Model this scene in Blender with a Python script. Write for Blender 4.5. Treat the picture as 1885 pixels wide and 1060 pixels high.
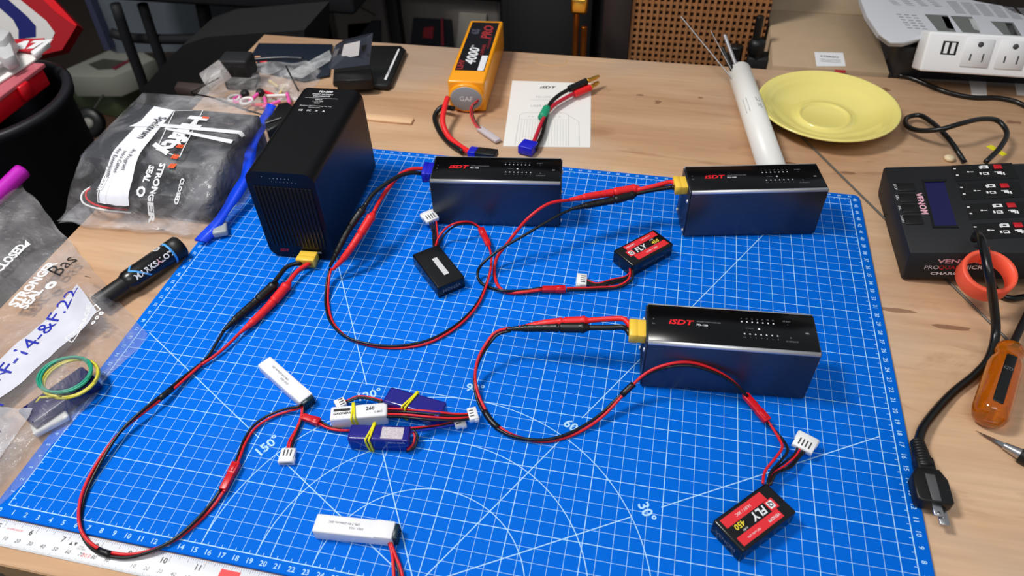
import bpy, bmesh, math, random
from mathutils import Vector, Matrix, noise
random.seed(7)
for o in list(bpy.data.objects): bpy.data.objects.remove(o)
SC = bpy.context.scene
COL = SC.collection
CM = 0.01                                   # everything below is written in centimetres

# ------------------------------------------------------------------ camera
F, CX, CY = 1346.468, 929.829, 550.487      # focal length and principal point for a 1885 x 1060 frame
CAM = Vector((41.315, -17.773, 45.657))
RIGHT = Vector((0.97692, 0.21079, -0.03422)); DOWN = Vector((0.12660, -0.69877, -0.70406)); FWD = Vector((-0.17232, 0.68348, -0.70933))
FWD.normalize(); RIGHT = (RIGHT - FWD * RIGHT.dot(FWD)).normalized(); DOWN = FWD.cross(RIGHT)
cam_data = bpy.data.cameras.new('camera'); cam = bpy.data.objects.new('camera', cam_data); COL.objects.link(cam)
m = Matrix.Identity(4)
for i in range(3):
    m[i][0] = RIGHT[i]; m[i][1] = -DOWN[i]; m[i][2] = -FWD[i]; m[i][3] = CAM[i] * CM
cam.matrix_world = m
cam_data.sensor_fit = 'HORIZONTAL'; cam_data.sensor_width = 36; cam_data.lens = F / 1885 * 36
cam_data.shift_x = (942.5 - CX) / 1885; cam_data.shift_y = (CY - 530) / 1885
cam_data.clip_start = 0.01; cam_data.clip_end = 30
cam_data.dof.use_dof = True; cam_data.dof.focus_distance = 0.60; cam_data.dof.aperture_fstop = 9.0
SC.camera = cam
SC.view_settings.view_transform = 'Standard'; SC.view_settings.look = 'None'
SC.view_settings.gamma = 1; SC.view_settings.exposure = 0.0; SC.view_settings.use_curve_mapping = False

# ------------------------------------------------------------------ light
world = bpy.data.worlds.new('world'); SC.world = world; world.use_nodes = True
bg = world.node_tree.nodes['Background']; bg.inputs[0].default_value = (0.9, 0.95, 1.0, 1); bg.inputs[1].default_value = 0.33
def area(name, loc, target, size, power, color=(1, 1, 1)):
    d = bpy.data.lights.new(name, 'AREA'); d.shape = 'RECTANGLE'; d.size = size[0]; d.size_y = size[1]; d.energy = power; d.color = color
    o = bpy.data.objects.new(name, d); COL.objects.link(o)
    o.location = Vector(loc) * CM
    o.rotation_euler = (Vector(target) - Vector(loc)).to_track_quat('-Z', 'Y').to_euler()
    return o
area('ceiling_lamp', (-38, 18, 135), (30, 25, 0), (0.30, 0.30), 19, (1, 0.97, 0.93))
area('ceiling_panel', (50, -60, 160), (35, 20, 0), (0.9, 0.5), 7, (1, 0.98, 0.96))

# ------------------------------------------------------------------ helpers
def onpl(px_, py_, P, N):
    d = RIGHT * ((px_ - CX) / F) + DOWN * ((py_ - CY) / F) + FWD; return CAM + d * ((P - CAM).dot(N) / d.dot(N))
def at(px, py, z=0.0):
    """world point (cm) on the level plane z seen at that place of the photograph"""
    d = RIGHT * ((px - CX) / F) + DOWN * ((py - CY) / F) + FWD
    return CAM + d * ((z - CAM.z) / d.z)
def aty(px, py, y):
    d = RIGHT * ((px - CX) / F) + DOWN * ((py - CY) / F) + FWD
    return CAM + d * ((y - CAM.y) / d.y)
def V(*a): return Vector(a)
def lin(c):
    c = c / 255.0
    return c / 12.92 if c <= 0.04045 else ((c + 0.055) / 1.055) ** 2.4
MATS = {}
def mat(name, rgb, rough=0.5, metal=0.0, spec=0.5, alpha=1.0, bump=0.0, bscale=200.0, var=0.0, trans=0.0, coat=0.0, emit=0.0, ior=None, sheen=0.0):
    if name in MATS: return MATS[name]
    M = bpy.data.materials.new(name); M.use_nodes = True
    nt = M.node_tree; b = nt.nodes['Principled BSDF']
    c = (lin(rgb[0]), lin(rgb[1]), lin(rgb[2]), 1)
    b.inputs['Base Color'].default_value = c
    b.inputs['Roughness'].default_value = rough; b.inputs['Metallic'].default_value = metal
    b.inputs['Specular IOR Level'].default_value = spec; b.inputs['Alpha'].default_value = alpha
    b.inputs['Transmission Weight'].default_value = trans; b.inputs['Coat Weight'].default_value = coat
    if ior: b.inputs['IOR'].default_value = ior
    if emit: b.inputs['Emission Color'].default_value = c; b.inputs['Emission Strength'].default_value = emit
    tc = nt.nodes.new('ShaderNodeTexCoord')
    n = nt.nodes.new('ShaderNodeTexNoise'); n.inputs['Scale'].default_value = bscale; n.inputs['Detail'].default_value = 4
    nt.links.new(tc.outputs['Object'], n.inputs['Vector'])
    if var:
        mx = nt.nodes.new('ShaderNodeMix'); mx.data_type = 'RGBA'
        mx.inputs[6].default_value = [x * (1 - var) for x in c[:3]] + [1]; mx.inputs[7].default_value = [min(1, x * (1 + var)) for x in c[:3]] + [1]
        nt.links.new(n.outputs['Fac'], mx.inputs[0]); nt.links.new(mx.outputs[2], b.inputs['Base Color'])
    if bump:
        bp = nt.nodes.new('ShaderNodeBump'); bp.inputs['Strength'].default_value = bump; bp.inputs['Distance'].default_value = 0.002
        nt.links.new(n.outputs['Fac'], bp.inputs['Height']); nt.links.new(bp.outputs[0], b.inputs['Normal'])
    MATS[name] = M
    return M

class MB:
    """collects shapes (in cm) into one mesh"""
    def __init__(s): s.bm = bmesh.new(); s.mi = 0
    def _tag(s, faces, smooth=False):
        for f in faces: f.material_index = s.mi; f.smooth = smooth
    def box(s, x0, x1, y0, y1, z0, z1, bev=0.0, seg=2, M=None):
        t = bmesh.new(); bmesh.ops.create_cube(t, size=1)
        for v in t.verts: v.co = V(x0 + (v.co.x + .5) * (x1 - x0), y0 + (v.co.y + .5) * (y1 - y0), z0 + (v.co.z + .5) * (z1 - z0))
        if bev: bmesh.ops.bevel(t, geom=t.edges[:], offset=bev, segments=seg, profile=0.5, affect='EDGES')
        s.merge(t, M, bool(bev)); return s
    def merge(s, t, M=None, smooth=False):
        mp = {}
        for v in t.verts: mp[v] = s.bm.verts.new(M @ v.co if M else v.co)
        fs = []
        for f in t.faces:
            try: fs.append(s.bm.faces.new([mp[v] for v in f.verts]))
            except ValueError: pass
        s._tag(fs, smooth); t.free()
    def poly(s, pts):
        f = s.bm.faces.new([s.bm.verts.new(V(*p) if not isinstance(p, Vector) else p) for p in pts]); s._tag([f]); return s
    def prism(s, pts, z0, z1, bev=0.0, seg=2, M=None):
        t = bmesh.new()
        a = [t.verts.new((p[0], p[1], z0)) for p in pts]; b = [t.verts.new((p[0], p[1], z1)) for p in pts]
        n = len(pts); t.faces.new(a[::-1]); t.faces.new(b)
        for i in range(n): t.faces.new((a[i], a[(i + 1) % n], b[(i + 1) % n], b[i]))
        bmesh.ops.recalc_face_normals(t, faces=t.faces[:])
        if bev: bmesh.ops.bevel(t, geom=[e for e in t.edges if abs(e.verts[0].co.z - e.verts[1].co.z) < 1e-6], offset=bev, segments=seg, profile=.5, affect='EDGES')
        s.merge(t, M, bool(bev)); return s
    def lathe(s, prof, n=32, M=None):
        M = M or Matrix.Identity(4); rings = []
        for r, z in prof:
            if r < 1e-6: rings.append([s.bm.verts.new(M @ V(0, 0, z))])
            else: rings.append([s.bm.verts.new(M @ V(r * math.cos(2 * math.pi * k / n), r * math.sin(2 * math.pi * k / n), z)) for k in range(n)])
        fs = []
        for a, b in zip(rings, rings[1:]):
            for k in range(n):
                k2 = (k + 1) % n
                if len(a) == 1 and len(b) == 1: continue
                if len(a) == 1: fs.append(s.bm.faces.new((a[0], b[k2], b[k])))
                elif len(b) == 1: fs.append(s.bm.faces.new((a[k], a[k2], b[0])))
                else: fs.append(s.bm.faces.new((a[k], a[k2], b[k2], b[k])))
        s._tag(fs, True); return s
    def cyl(s, p0, p1, r0, r1=None, n=16):
        p0, p1 = V(*p0), V(*p1); r1 = r0 if r1 is None else r1
        q = (p1 - p0).to_track_quat('Z', 'Y').to_matrix().to_4x4(); L = (p1 - p0).length
        return s.lathe([(0, 0), (r0, 0), (r0, 0.0001), (r1, L - 0.0001), (r1, L), (0, L)], n, Matrix.Translation(p0) @ q)
    def tube(s, pts, r, n=8, closed=False):
        """pts: smooth list of points, r: number or list"""
        N = len(pts); R = r if isinstance(r, (list, tuple)) else [r] * N
        T = [((pts[min(i + 1, N - 1)] - pts[max(i - 1, 0)]) if not closed else (pts[(i + 1) % N] - pts[i - 1])).normalized() for i in range(N)]
        u = T[0].cross(V(0, 0, 1)); u = u if u.length > 1e-3 else V(1, 0, 0); u.normalize(); rings = []
        for i in range(N):
            u = (u - T[i] * u.dot(T[i])); u.normalize(); w = T[i].cross(u)
            rings.append([s.bm.verts.new(pts[i] + (u * math.cos(2 * math.pi * k / n) + w * math.sin(2 * math.pi * k / n)) * R[i]) for k in range(n)])
        fs = []
        for i in range(N - (0 if closed else 1)):
            a, b = rings[i], rings[(i + 1) % N]
            for k in range(n): fs.append(s.bm.faces.new((a[k], a[(k + 1) % n], b[(k + 1) % n], b[k])))
        if not closed: fs.append(s.bm.faces.new(rings[0][::-1])); fs.append(s.bm.faces.new(rings[-1]))
        s._tag(fs, True); return s
    def strip(s, a, b, w, z, zb=None):
        """flat printed line from a to b at height z"""
        a, b = V(a[0], a[1]), V(b[0], b[1]); d = (b - a).normalized(); p = V(-d.y, d.x) * (w / 2)
        return s.poly([(a.x - p.x, a.y - p.y, z), (b.x - p.x, b.y - p.y, z), (b.x + p.x, b.y + p.y, z), (a.x + p.x, a.y + p.y, z)])
    def text(s, body, h, fn, off=0.0, shear=0.0, space=1.0, sx=1.0):
        """text centred on the origin with capitals h cm high; fn maps (x, y) to a point"""
        vs, fs = glyphs(body, off, shear, space); k = h / 0.70
        nv = [s.bm.verts.new(fn(x * k * sx, y * k)) for x, y in vs]; out = []
        for f in fs:
            try: out.append(s.bm.faces.new([nv[i] for i in f]))
            except ValueError: pass
        s._tag(out); return s
GL = {}
def glyphs(body, off, shear, space):
    key = (body, off, shear, space)
    if key in GL: return GL[key]
    c = bpy.data.curves.new('t', 'FONT'); c.body = body; c.size = 1; c.offset = off; c.shear = shear; c.space_character = space
    c.align_x = 'CENTER'; c.align_y = 'CENTER'; c.resolution_u = 2; c.fill_mode = 'FRONT'
    o = bpy.data.objects.new('t', c); COL.objects.link(o)
    dg = bpy.context.evaluated_depsgraph_get(); dg.update()
    me = bpy.data.meshes.new_from_object(o.evaluated_get(dg))
    r = ([(v.co.x, v.co.y) for v in me.vertices], [list(p.vertices) for p in me.polygons])
    bpy.data.objects.remove(o); bpy.data.curves.remove(c); bpy.data.meshes.remove(me)
    GL[key] = r
    return r

WM = {}
def thing(name, label, cat, loc=(0, 0, 0), rotz=0.0, group=None, tilt=0.0):
    o = bpy.data.objects.new(name, None); COL.objects.link(o); o.empty_display_size = 0.01
    o.location = Vector(loc) * CM; o.rotation_euler = (0, tilt, rotz)
    o['label'] = label; o['category'] = cat
    if group: o['group'] = group
    o.matrix_world = Matrix.Translation(Vector(loc) * CM) @ Matrix.Rotation(rotz, 4, 'Z') @ Matrix.Rotation(tilt, 4, 'Y')
    WM[o.name] = o.matrix_world.copy()
    return o
def part(name, mb, mats, parent, world=False, label=None):
    me = bpy.data.meshes.new(name)
    W = WM[parent.name]; inv = W.inverted() if world else Matrix.Identity(4)
    for v in mb.bm.verts: v.co = inv @ (v.co * CM)
    mb.bm.normal_update(); mb.bm.to_mesh(me); mb.bm.free()
    for q in (mats if isinstance(mats, (list, tuple)) else [mats]): me.materials.append(q)
    o = bpy.data.objects.new(name, me); COL.objects.link(o); o.parent = parent
    WM[o.name] = W.copy()
    if label: o['label'] = label
    return o
def solo(name, mb, mats, label, cat, loc=(0, 0, 0), group=None, kind=None):
    """a thing that is one mesh, written in world cm"""
    me = bpy.data.meshes.new(name); L = Vector(loc)
    for v in mb.bm.verts: v.co = (v.co - L) * CM
    mb.bm.normal_update(); mb.bm.to_mesh(me); mb.bm.free()
    for q in (mats if isinstance(mats, (list, tuple)) else [mats]): me.materials.append(q)
    o = bpy.data.objects.new(name, me); COL.objects.link(o); o.location = L * CM
    o['label'] = label; o['category'] = cat
    if group: o['group'] = group
    if kind: o['kind'] = kind
    WM[o.name] = Matrix.Translation(L * CM)
    return o
def structure(name, mb, mats):
    me = bpy.data.meshes.new(name)
    for v in mb.bm.verts: v.co = v.co * CM
    mb.bm.normal_update(); mb.bm.to_mesh(me); mb.bm.free()
    for q in (mats if isinstance(mats, (list, tuple)) else [mats]): me.materials.append(q)
    o = bpy.data.objects.new(name, me); COL.objects.link(o); o['kind'] = 'structure'
    return o
def spl(P, step=0.35):
    """smooth curve through points"""
    P = [Vector(p) for p in P]
    Q = [P[0] * 2 - P[1]] + P + [P[-1] * 2 - P[-2]]; out = []
    for i in range(1, len(Q) - 2):
        a, b, c, d = Q[i - 1:i + 3]; n = max(2, int((c - b).length / step))
        ta = 0; tb = max((b - a).length, 1e-3) ** .5; tc = tb + max((c - b).length, 1e-3) ** .5; td = tc + max((d - c).length, 1e-3) ** .5
        for k in range(n):
            t = tb + (tc - tb) * k / n
            A1 = a * ((tb - t) / (tb - ta)) + b * ((t - ta) / (tb - ta)); A2 = b * ((tc - t) / (tc - tb)) + c * ((t - tb) / (tc - tb)); A3 = c * ((td - t) / (td - tc)) + d * ((t - tc) / (td - tc))
            B1 = A1 * ((tc - t) / (tc - ta)) + A2 * ((t - ta) / (tc - ta)); B2 = A2 * ((td - t) / (td - tb)) + A3 * ((t - tb) / (td - tb))
            out.append(B1 * ((tc - t) / (tc - tb)) + B2 * ((t - tb) / (tc - tb)))
    out.append(P[-1]); return out
def px(L): return [at(a, b, c) for a, b, c in L]
def fr(ox, oy, oz, ang): return Matrix.Translation(V(ox, oy, oz)) @ Matrix.Rotation(ang, 4, 'Z')
def mapper(M, x=0, y=0, z=0, rot=0.0):
    c, s = math.cos(rot), math.sin(rot)
    return lambda a, b: M @ V(x + a * c - b * s, y + a * s + b * c, z)
def flat(x=0, y=0, z=0, rot=0.0): return mapper(Matrix.Identity(4), x, y, z, rot)
I4 = Matrix.Identity(4)

# ------------------------------------------------------------------ materials
def wood_mat():
    M = bpy.data.materials.new('plywood'); M.use_nodes = True; nt = M.node_tree; b = nt.nodes['Principled BSDF']; L = nt.links.new
    tc = nt.nodes.new('ShaderNodeTexCoord')
    def nz(sc, detail, rough=0.5, dist=0.0):
        mp = nt.nodes.new('ShaderNodeMapping'); mp.inputs['Scale'].default_value = sc; L(tc.outputs['Object'], mp.inputs['Vector'])
        n = nt.nodes.new('ShaderNodeTexNoise'); n.inputs['Scale'].default_value = 1; n.inputs['Detail'].default_value = detail; n.inputs['Roughness'].default_value = rough; n.inputs['Distortion'].default_value = dist
        L(mp.outputs[0], n.inputs['Vector']); return n.outputs['Fac']
    def ramp(src, stops):
        r = nt.nodes.new('ShaderNodeValToRGB'); e = r.color_ramp.elements
        while len(e) < len(stops): e.new(0.5)
        for k, (p, c) in enumerate(stops): e[k].position = p; e[k].color = (lin(c[0]), lin(c[1]), lin(c[2]), 1)
        L(src, r.inputs[0]); return r.outputs[0]
    def mix(f, a, bb, mode='MIX'):
        x = nt.nodes.new('ShaderNodeMix'); x.data_type = 'RGBA'; x.blend_type = mode
        if isinstance(f, float): x.inputs[0].default_value = f
        else: L(f, x.inputs[0])
        L(a, x.inputs[6])
        if isinstance(bb, tuple): x.inputs[7].default_value = bb
        else: L(bb, x.inputs[7])
        return x.outputs[2]
    base = ramp(nz((2.2, 14, 1), 6, .55, .6), [(.25, (184, 141, 107)), (.5, (207, 167, 131)), (.75, (224, 189, 154))])
    fine = ramp(nz((14, 190, 1), 5, .6, .3), [(.3, (190, 190, 190)), (.65, (255, 255, 255))])
    c = mix(.28, base, fine, 'MULTIPLY')
    st = nt.nodes.new('ShaderNodeValToRGB'); st.color_ramp.elements[0].position = .60; st.color_ramp.elements[0].color = (0, 0, 0, 1); st.color_ramp.elements[1].position = .74; st.color_ramp.elements[1].color = (.6, .6, .6, 1)
    L(nz((7, 24, 3), 5, .6, 1.2), st.inputs[0])
    c = mix(st.outputs[0], c, (lin(150), lin(108), lin(78), 1))
    gr = nt.nodes.new('ShaderNodeValToRGB'); gr.color_ramp.elements[0].position = .5; gr.color_ramp.elements[0].color = (0, 0, 0, 1); gr.color_ramp.elements[1].position = .68; gr.color_ramp.elements[1].color = (.5, .5, .5, 1)
    L(nz((5, 6, 3), 3), gr.inputs[0])
    c = mix(gr.outputs[0], c, (lin(186), lin(172), lin(160), 1))
    L(c, b.inputs['Base Color']); b.inputs['Roughness'].default_value = .48; b.inputs['Specular IOR Level'].default_value = .35
    bp = nt.nodes.new('ShaderNodeBump'); bp.inputs['Strength'].default_value = .15; bp.inputs['Distance'].default_value = .001
    L(nz((14, 190, 1), 5), bp.inputs['Height']); L(bp.outputs[0], b.inputs['Normal'])
    return M
m_wood = wood_mat()
m_edge = mat('ply_edge', (178, 140, 100), .6, var=.25, bscale=90)
m_mat = mat('mat_blue', (0, 106, 222), .65, spec=.06, bump=.05, bscale=900)
m_print = mat('mat_print', (176, 218, 250), .6, spec=.15)
m_alu = mat('dark_aluminium', (86, 92, 102), .42, metal=.9, bump=.02, bscale=2500)
m_rim = mat('bright_aluminium', (225, 227, 230), .42, metal=.75)
m_glossblack = mat('gloss_black', (6, 6, 8), .22, spec=.35)
m_anod = mat('black_anodised', (9, 9, 11), .38, spec=.28, bump=.02, bscale=3000)
m_anodside = mat('black_metal', (22, 24, 28), .30, metal=.6, spec=.5)
m_black = mat('black_plastic', (14, 14, 15), .45, spec=.4)
m_matblack = mat('matt_black', (30, 31, 34), .6, spec=.3, bump=.1, bscale=1200)
m_rubber = mat('black_wire', (11, 11, 12), .38, spec=.45)
m_red = mat('red_wire', (214, 26, 34), .42, spec=.4)
m_redplug = mat('red_plug', (232, 34, 38), .42, spec=.4)
m_jst = mat('red_connector', (205, 12, 28), .35, spec=.5)
m_yellow = mat('yellow_connector', (244, 200, 70), .4, spec=.4)
m_bluec = mat('blue_connector', (22, 26, 190), .4, spec=.5)
m_white = mat('white_plastic', (236, 236, 238), .4)
m_wprint = mat('white_print', (225, 226, 230), .5)
m_gprint = mat('grey_print', (120, 122, 128), .5)
m_rprint = mat('red_print', (225, 20, 32), .5)
m_steel = mat('steel', (190, 190, 192), .3, metal=1)
m_gold = mat('gold', (225, 170, 70), .25, metal=1)
m_lipo = mat('white_film', (232, 233, 238), .3, spec=.5)
m_bluefilm = mat('blue_film', (24, 18, 128), .16, spec=.6, coat=.4)
m_band = mat('yellow_band', (232, 222, 20), .5)
m_tan = mat('tan', (200, 170, 120), .5)
m_green = mat('green_tape', (20, 150, 110), .5)
m_paper = mat('paper', (232, 230, 226), .6, var=.03, bscale=20)
m_orange = mat('orange_film', (246, 160, 18), .28, spec=.5, coat=.2)
m_labelk = mat('label_black', (20, 18, 24), .35)
m_redlabel = mat('label_red', (222, 42, 52), .4)
m_gp = mat('gold_print', (235, 210, 60), .4)

# ------------------------------------------------------------------ setting
b = MB(); b.box(-260, 260, -120, 330, -80, -76); structure('floor', b, mat('floor_dark', (62, 52, 46), .6, var=.3, bscale=4))
b = MB(); b.box(-260, 260, 330, 334, -76, 200); structure('wall_back', b, mat('wall_paint', (70, 68, 66), .8))
b = MB(); b.box(-264, -260, -120, 330, -76, 200); structure('wall_left', b, MATS['wall_paint'])

TZ = -0.3                                   # table surface; the mat's face is z = 0
tb = thing('workbench', 'light plywood workbench top under the blue cutting mat', 'table', (40, 34, -76))
b = MB(); b.box(-14.64, 138, -3.85, 72.1, -2.1, TZ, .06, 1); part('tabletop', b, m_wood, tb, True)
b = MB(); b.box(-14.5, 137.8, -3.9, -3.851, -2.0, -.42); part('edge_ply', b, m_edge, tb, True, 'pale cut edge of the plywood')
for x in (-10, 130):
    for y in (0, 66): b = MB(); b.box(x, x + 6, y, y + 4, -76, -2.1, .2, 1); part('leg', b, m_edge, tb, True)

m_stain = mat('wood_stain', (128, 84, 56), .6, alpha=.42)
for x_, y_, rx, ry in ((1178, 175, .5, .25), (1212, 187, .45, .3), (1290, 180, .35, .2), (1630, 165, .6, .4), (1640, 570, 2.2, .25), (1750, 602, 1.6, .3), (1210, 190, .3, .2), (1455, 300, .5, .2), (1560, 318, 1.0, .2), (560, 150, .8, .3), (1865, 225, 1.0, .3)):
    p = at(x_, y_, TZ); b = MB(); n = 14
    b.poly([(p.x + rx * math.cos(k * 2 * math.pi / n) * random.uniform(.7, 1.2), p.y + ry * math.sin(k * 2 * math.pi / n) * random.uniform(.6, 1.3), TZ + .006) for k in range(n)]); part('wood_stain', b, m_stain, tb, True)
p = at(1015, 112, TZ); b = MB(); b.tube([V(p.x + 2.0 * math.cos(a * .17 + 2.9), p.y + 1.3 * math.sin(a * .17 + 2.9), TZ - .03) for a in range(24)], .07, 6); part('glue_stain', b, mat('glue', (196, 150, 96), .5), tb, True)
# cutting mat -----------------------------------------------------------------
mt = thing('cutting_mat', 'large blue self-healing cutting mat with white centimetre grid and protractor', 'cutting mat', (0, 0, TZ))
def rrect(x0, x1, y0, y1, r, n=6):
    P = []
    for cx, cy, a0 in ((x1 - r, y0 + r, -90), (x1 - r, y1 - r, 0), (x0 + r, y1 - r, 90), (x0 + r, y0 + r, 180)):
        for k in range(n + 1): a = math.radians(a0 + 90 * k / n); P.append((cx + r * math.cos(a), cy + r * math.sin(a)))
    return P
b = MB(); b.prism(rrect(-1.0, 61.95, -.86, 46.78, .6), TZ, 0, .04, 1); part('mat_sheet', b, m_mat, mt, True)
b = MB(); Z = .004; XM, YM = 61, 46
for i in range(XM + 1):
    w = .07 if i in (0, XM) else (.055 if i % 5 == 0 else .029)
    b.strip((i, 0), (i, YM), w, Z)
for j in range(YM + 1):
    w = .07 if j in (0, YM) else (.055 if j % 5 == 0 else .029)
    b.strip((0, j), (XM, j), w, Z + .0005)
Z2 = Z + .001
for i in range(XM): b.strip((i + .5, 0), (i + .5, .22), .04, Z2).strip((i + .5, YM), (i + .5, YM - .22), .04, Z2)
for j in range(YM): b.strip((0, j + .5), (.22, j + .5), .04, Z2).strip((XM, j + .5), (XM - .22, j + .5), .04, Z2)
C30 = (30, 0)
for R in (7, 11, 15):
    n = 72
    for k in range(n):
        a0, a1 = math.pi * k / n, math.pi * (k + 1) / n
        b.strip((30 + R * math.cos(a0), R * math.sin(a0)), (30 + R * math.cos(a1), R * math.sin(a1)), .06, Z2 + .0005)
for ang, end in ((30, 34.6), (60, 52), (120, 52), (150, 33.6)):
    c, s_ = math.cos(math.radians(ang)), math.sin(math.radians(ang))
    if ang in (60, 120): end = 44 / s_
    for r0, r1 in ((0, 15), (17.2, end)): b.strip((30 + r0 * c, r0 * s_), (30 + r1 * c, r1 * s_), .07, Z2 + .001)
for ang in (30, 60, 90, 120, 150):
    a = math.radians(ang)
    b.text('%d°' % ang, .75, flat(30 + 16.1 * math.cos(a), 16.1 * math.sin(a), Z + .01, math.radians((ang - 90) * 0.85) if 0 else a - math.pi / 2), off=.02)
for i in range(0, XM + 1):
    b.text(str(i), .36, flat(i - .25 if i else -.35, -.48, Z), off=.015)
    if i: b.text(str(i), .26, flat(i, YM + .38, Z), off=.015)
for j in range(1, YM + 1):
    b.text(str(j), .34, flat(XM + .42, j - .08, Z, -math.pi / 2), off=.015)
    b.text(str(j), .3, flat(-.42, j, Z, math.pi / 2), off=.015)
part('printed_grid', b, m_print, mt, True)

# steel rule ---------------------------------------------------------------
ru = thing('steel_ruler', 'white steel ruler with inch and millimetre scale along the front of the mat', 'ruler', (3, -1.8, TZ))
b = MB(); b.box(-14.0, 30, -2.75, -.93, TZ, TZ + .09, .02, 1); part('blade', b, mat('ruler_white', (228, 230, 234), .35), ru, True)
b = MB(); zr = TZ + .095
x0 = 2.95 - 6 * 2.54
for k in range(-10, 12 * 16 + 60):
    x = x0 + k * 2.54 / 16
    if -13.9 < x < 29.9:
        l = .52 if k % 16 == 0 else (.36 if k % 8 == 0 else (.26 if k % 4 == 0 else .16)); b.strip((x + .25, -.95), (x + .25, -.95 - l), .022, zr)
for k in range(0, 440):
    x = -13.9 + k * .1
    if x < 29.9: b.strip((x, -2.73), (x, -2.73 + (.2 if k % 10 == 0 else (.15 if k % 5 == 0 else .1))), .014, zr)
for k in range(1, 17): b.text(str(k), .38, flat(x0 + k * 2.54 - .12, -1.5, zr), off=.02)
for k in range(-16, 30):
    v = (k + 1) * 10 % 100; x = 1.3 + k * .985
    if v and x < 29: b.text(str(v), .27, flat(x, -2.22, zr), shear=.2)
b.text('STUD', .11, flat(6.95, -1.72, zr)); b.text('CENTERS', .11, flat(7.0, -1.88, zr))
b.poly([(5.95, -1.75, zr), (6.2, -1.75, zr), (6.08, -1.5, zr)]); b.poly([(6.3, -1.5, zr), (6.55, -1.5, zr), (6.42, -1.75, zr)])
part('scale_print', b, mat('black_print', (18, 18, 20), .5), ru, True)
b = MB(); b.text('20.0', .27, flat(7.6, -2.22, zr + .001), shear=.2); b.text('16 APPLIANCES', .13, flat(1.55, -1.52, zr + .001), shear=.2)
b.box(17.1, 18.5, -1.9, -1.25, zr, zr + .002); part('red_print', b, m_rprint, ru, True)

# ------------------------------------------------------------------ wires
def offset_pair(P, r, ph0, turns, lift=0.0):
    """two parallel strands twisting about the curve P"""
    N = len(P); A = []; B = []
    for i, p in enumerate(P):
        t = (P[min(i + 1, N - 1)] - P[max(i - 1, 0)]).normalized(); s_ = t.cross(V(0, 0, 1))
        s_ = s_.normalized() if s_.length > 1e-3 else V(1, 0, 0); u = s_.cross(t)
        a = ph0 + turns * 2 * math.pi * i / (N - 1); o = (s_ * math.cos(a) + u * math.sin(a)) * r * 1.02
        A.append(p + o); B.append(p - o)
    for q in A + B: pass
    return A, B
def twin(parent, P, r=.105, ph0=0.0, turns=.5, nred='red_wire', nblk='black_wire', step=.3):
    C = spl(P, step); A, B = offset_pair(C, r, ph0, turns)
    part(nred, MB().tube(A, r, 8), m_red, parent, True); part(nblk, MB().tube(B, r, 8), m_rubber, parent, True)
    return C
def wire(parent, P, r, m_, name, step=.3):
    C = spl(P, step); part(name, MB().tube(C, r, 10), m_, parent, True); return C
def plug(parent, P, m_, name, flip=False, R=.36, rw=.14):
    """banana plug in its socket: ribbed strain relief, barrel, collar and socket end"""
    C = spl(P, .09); N = len(C); rad = []
    for i in range(N):
        t = i / (N - 1); t = 1 - t if flip else t
        if t < .22: k = t / .22; rr = rw + (R * .8 - rw) * k; rr *= (1.0 if int(t * 60) % 2 else .84)
        elif t < .60: k = (t - .22) / .38; rr = R * (.82 + .12 * k) * (1.0 if int(t * 34) % 3 else .97)
        elif t < .63: rr = R * 1.0
        elif t < .655: rr = R * .80
        elif t < .90: rr = R * 1.08
        elif t < .94: rr = R * 1.18
        else: rr = R * (1.0 - (t - .94) * 7)
        rad.append(rr)
    return part(name, MB().tube(C, rad, 14), m_, parent, True)
def along(P0, P1):
    """matrix with x axis from P0 to P1, z as upward as possible"""
    x = (P1 - P0).normalized(); y = V(0, 0, 1).cross(x).normalized(); z = x.cross(y)
    M = Matrix.Identity(4)
    for i in range(3): M[i][0] = x[i]; M[i][1] = y[i]; M[i][2] = z[i]; M[i][3] = P0[i]
    return M
def jst_pair(parent, P0, P1, name='jst_connector'):
    """mated pair of small red two-pin connectors"""
    M = along(P0, P1); L = (P1 - P0).length
    b = MB(); b.box(0, L * .62, -.27, .27, -.19, .19, .05, 2, M); b.box(L * .58, L, -.30, .30, -.22, .22, .05, 2, M)
    b.box(L * .64, L * .92, -.16, .16, .2, .27, .02, 1, M)
    for s_ in (-1, 1): b.box(-.12, .05, s_ * .15 - .09, s_ * .15 + .09, -.1, .1, .02, 1, M)
    return part(name, b, m_jst, parent, True)
def xh_plug(parent, P0, P1, pins=4, w=None, name='balance_plug'):
    M = along(P0, P1); L = (P1 - P0).length; w = w or pins * .25 + .25
    b = MB(); b.box(0, L, -w / 2, w / 2, -.22, .22, .04, 1, M); b.box(L * .55, L, -w / 2 - .06, w / 2 + .06, -.28, .12, .03, 1, M)
    o = part(name, b, m_white, parent, True)
    b = MB()
    for k in range(pins): y = (k - (pins - 1) / 2) * .25; b.box(L * .15, L * .6, y - .05, y + .05, .221, .235, 0, 1, M)
    q = part('pin_slots', b, mat('slot_grey', (70, 70, 74), .6), o, True)
    return o

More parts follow.
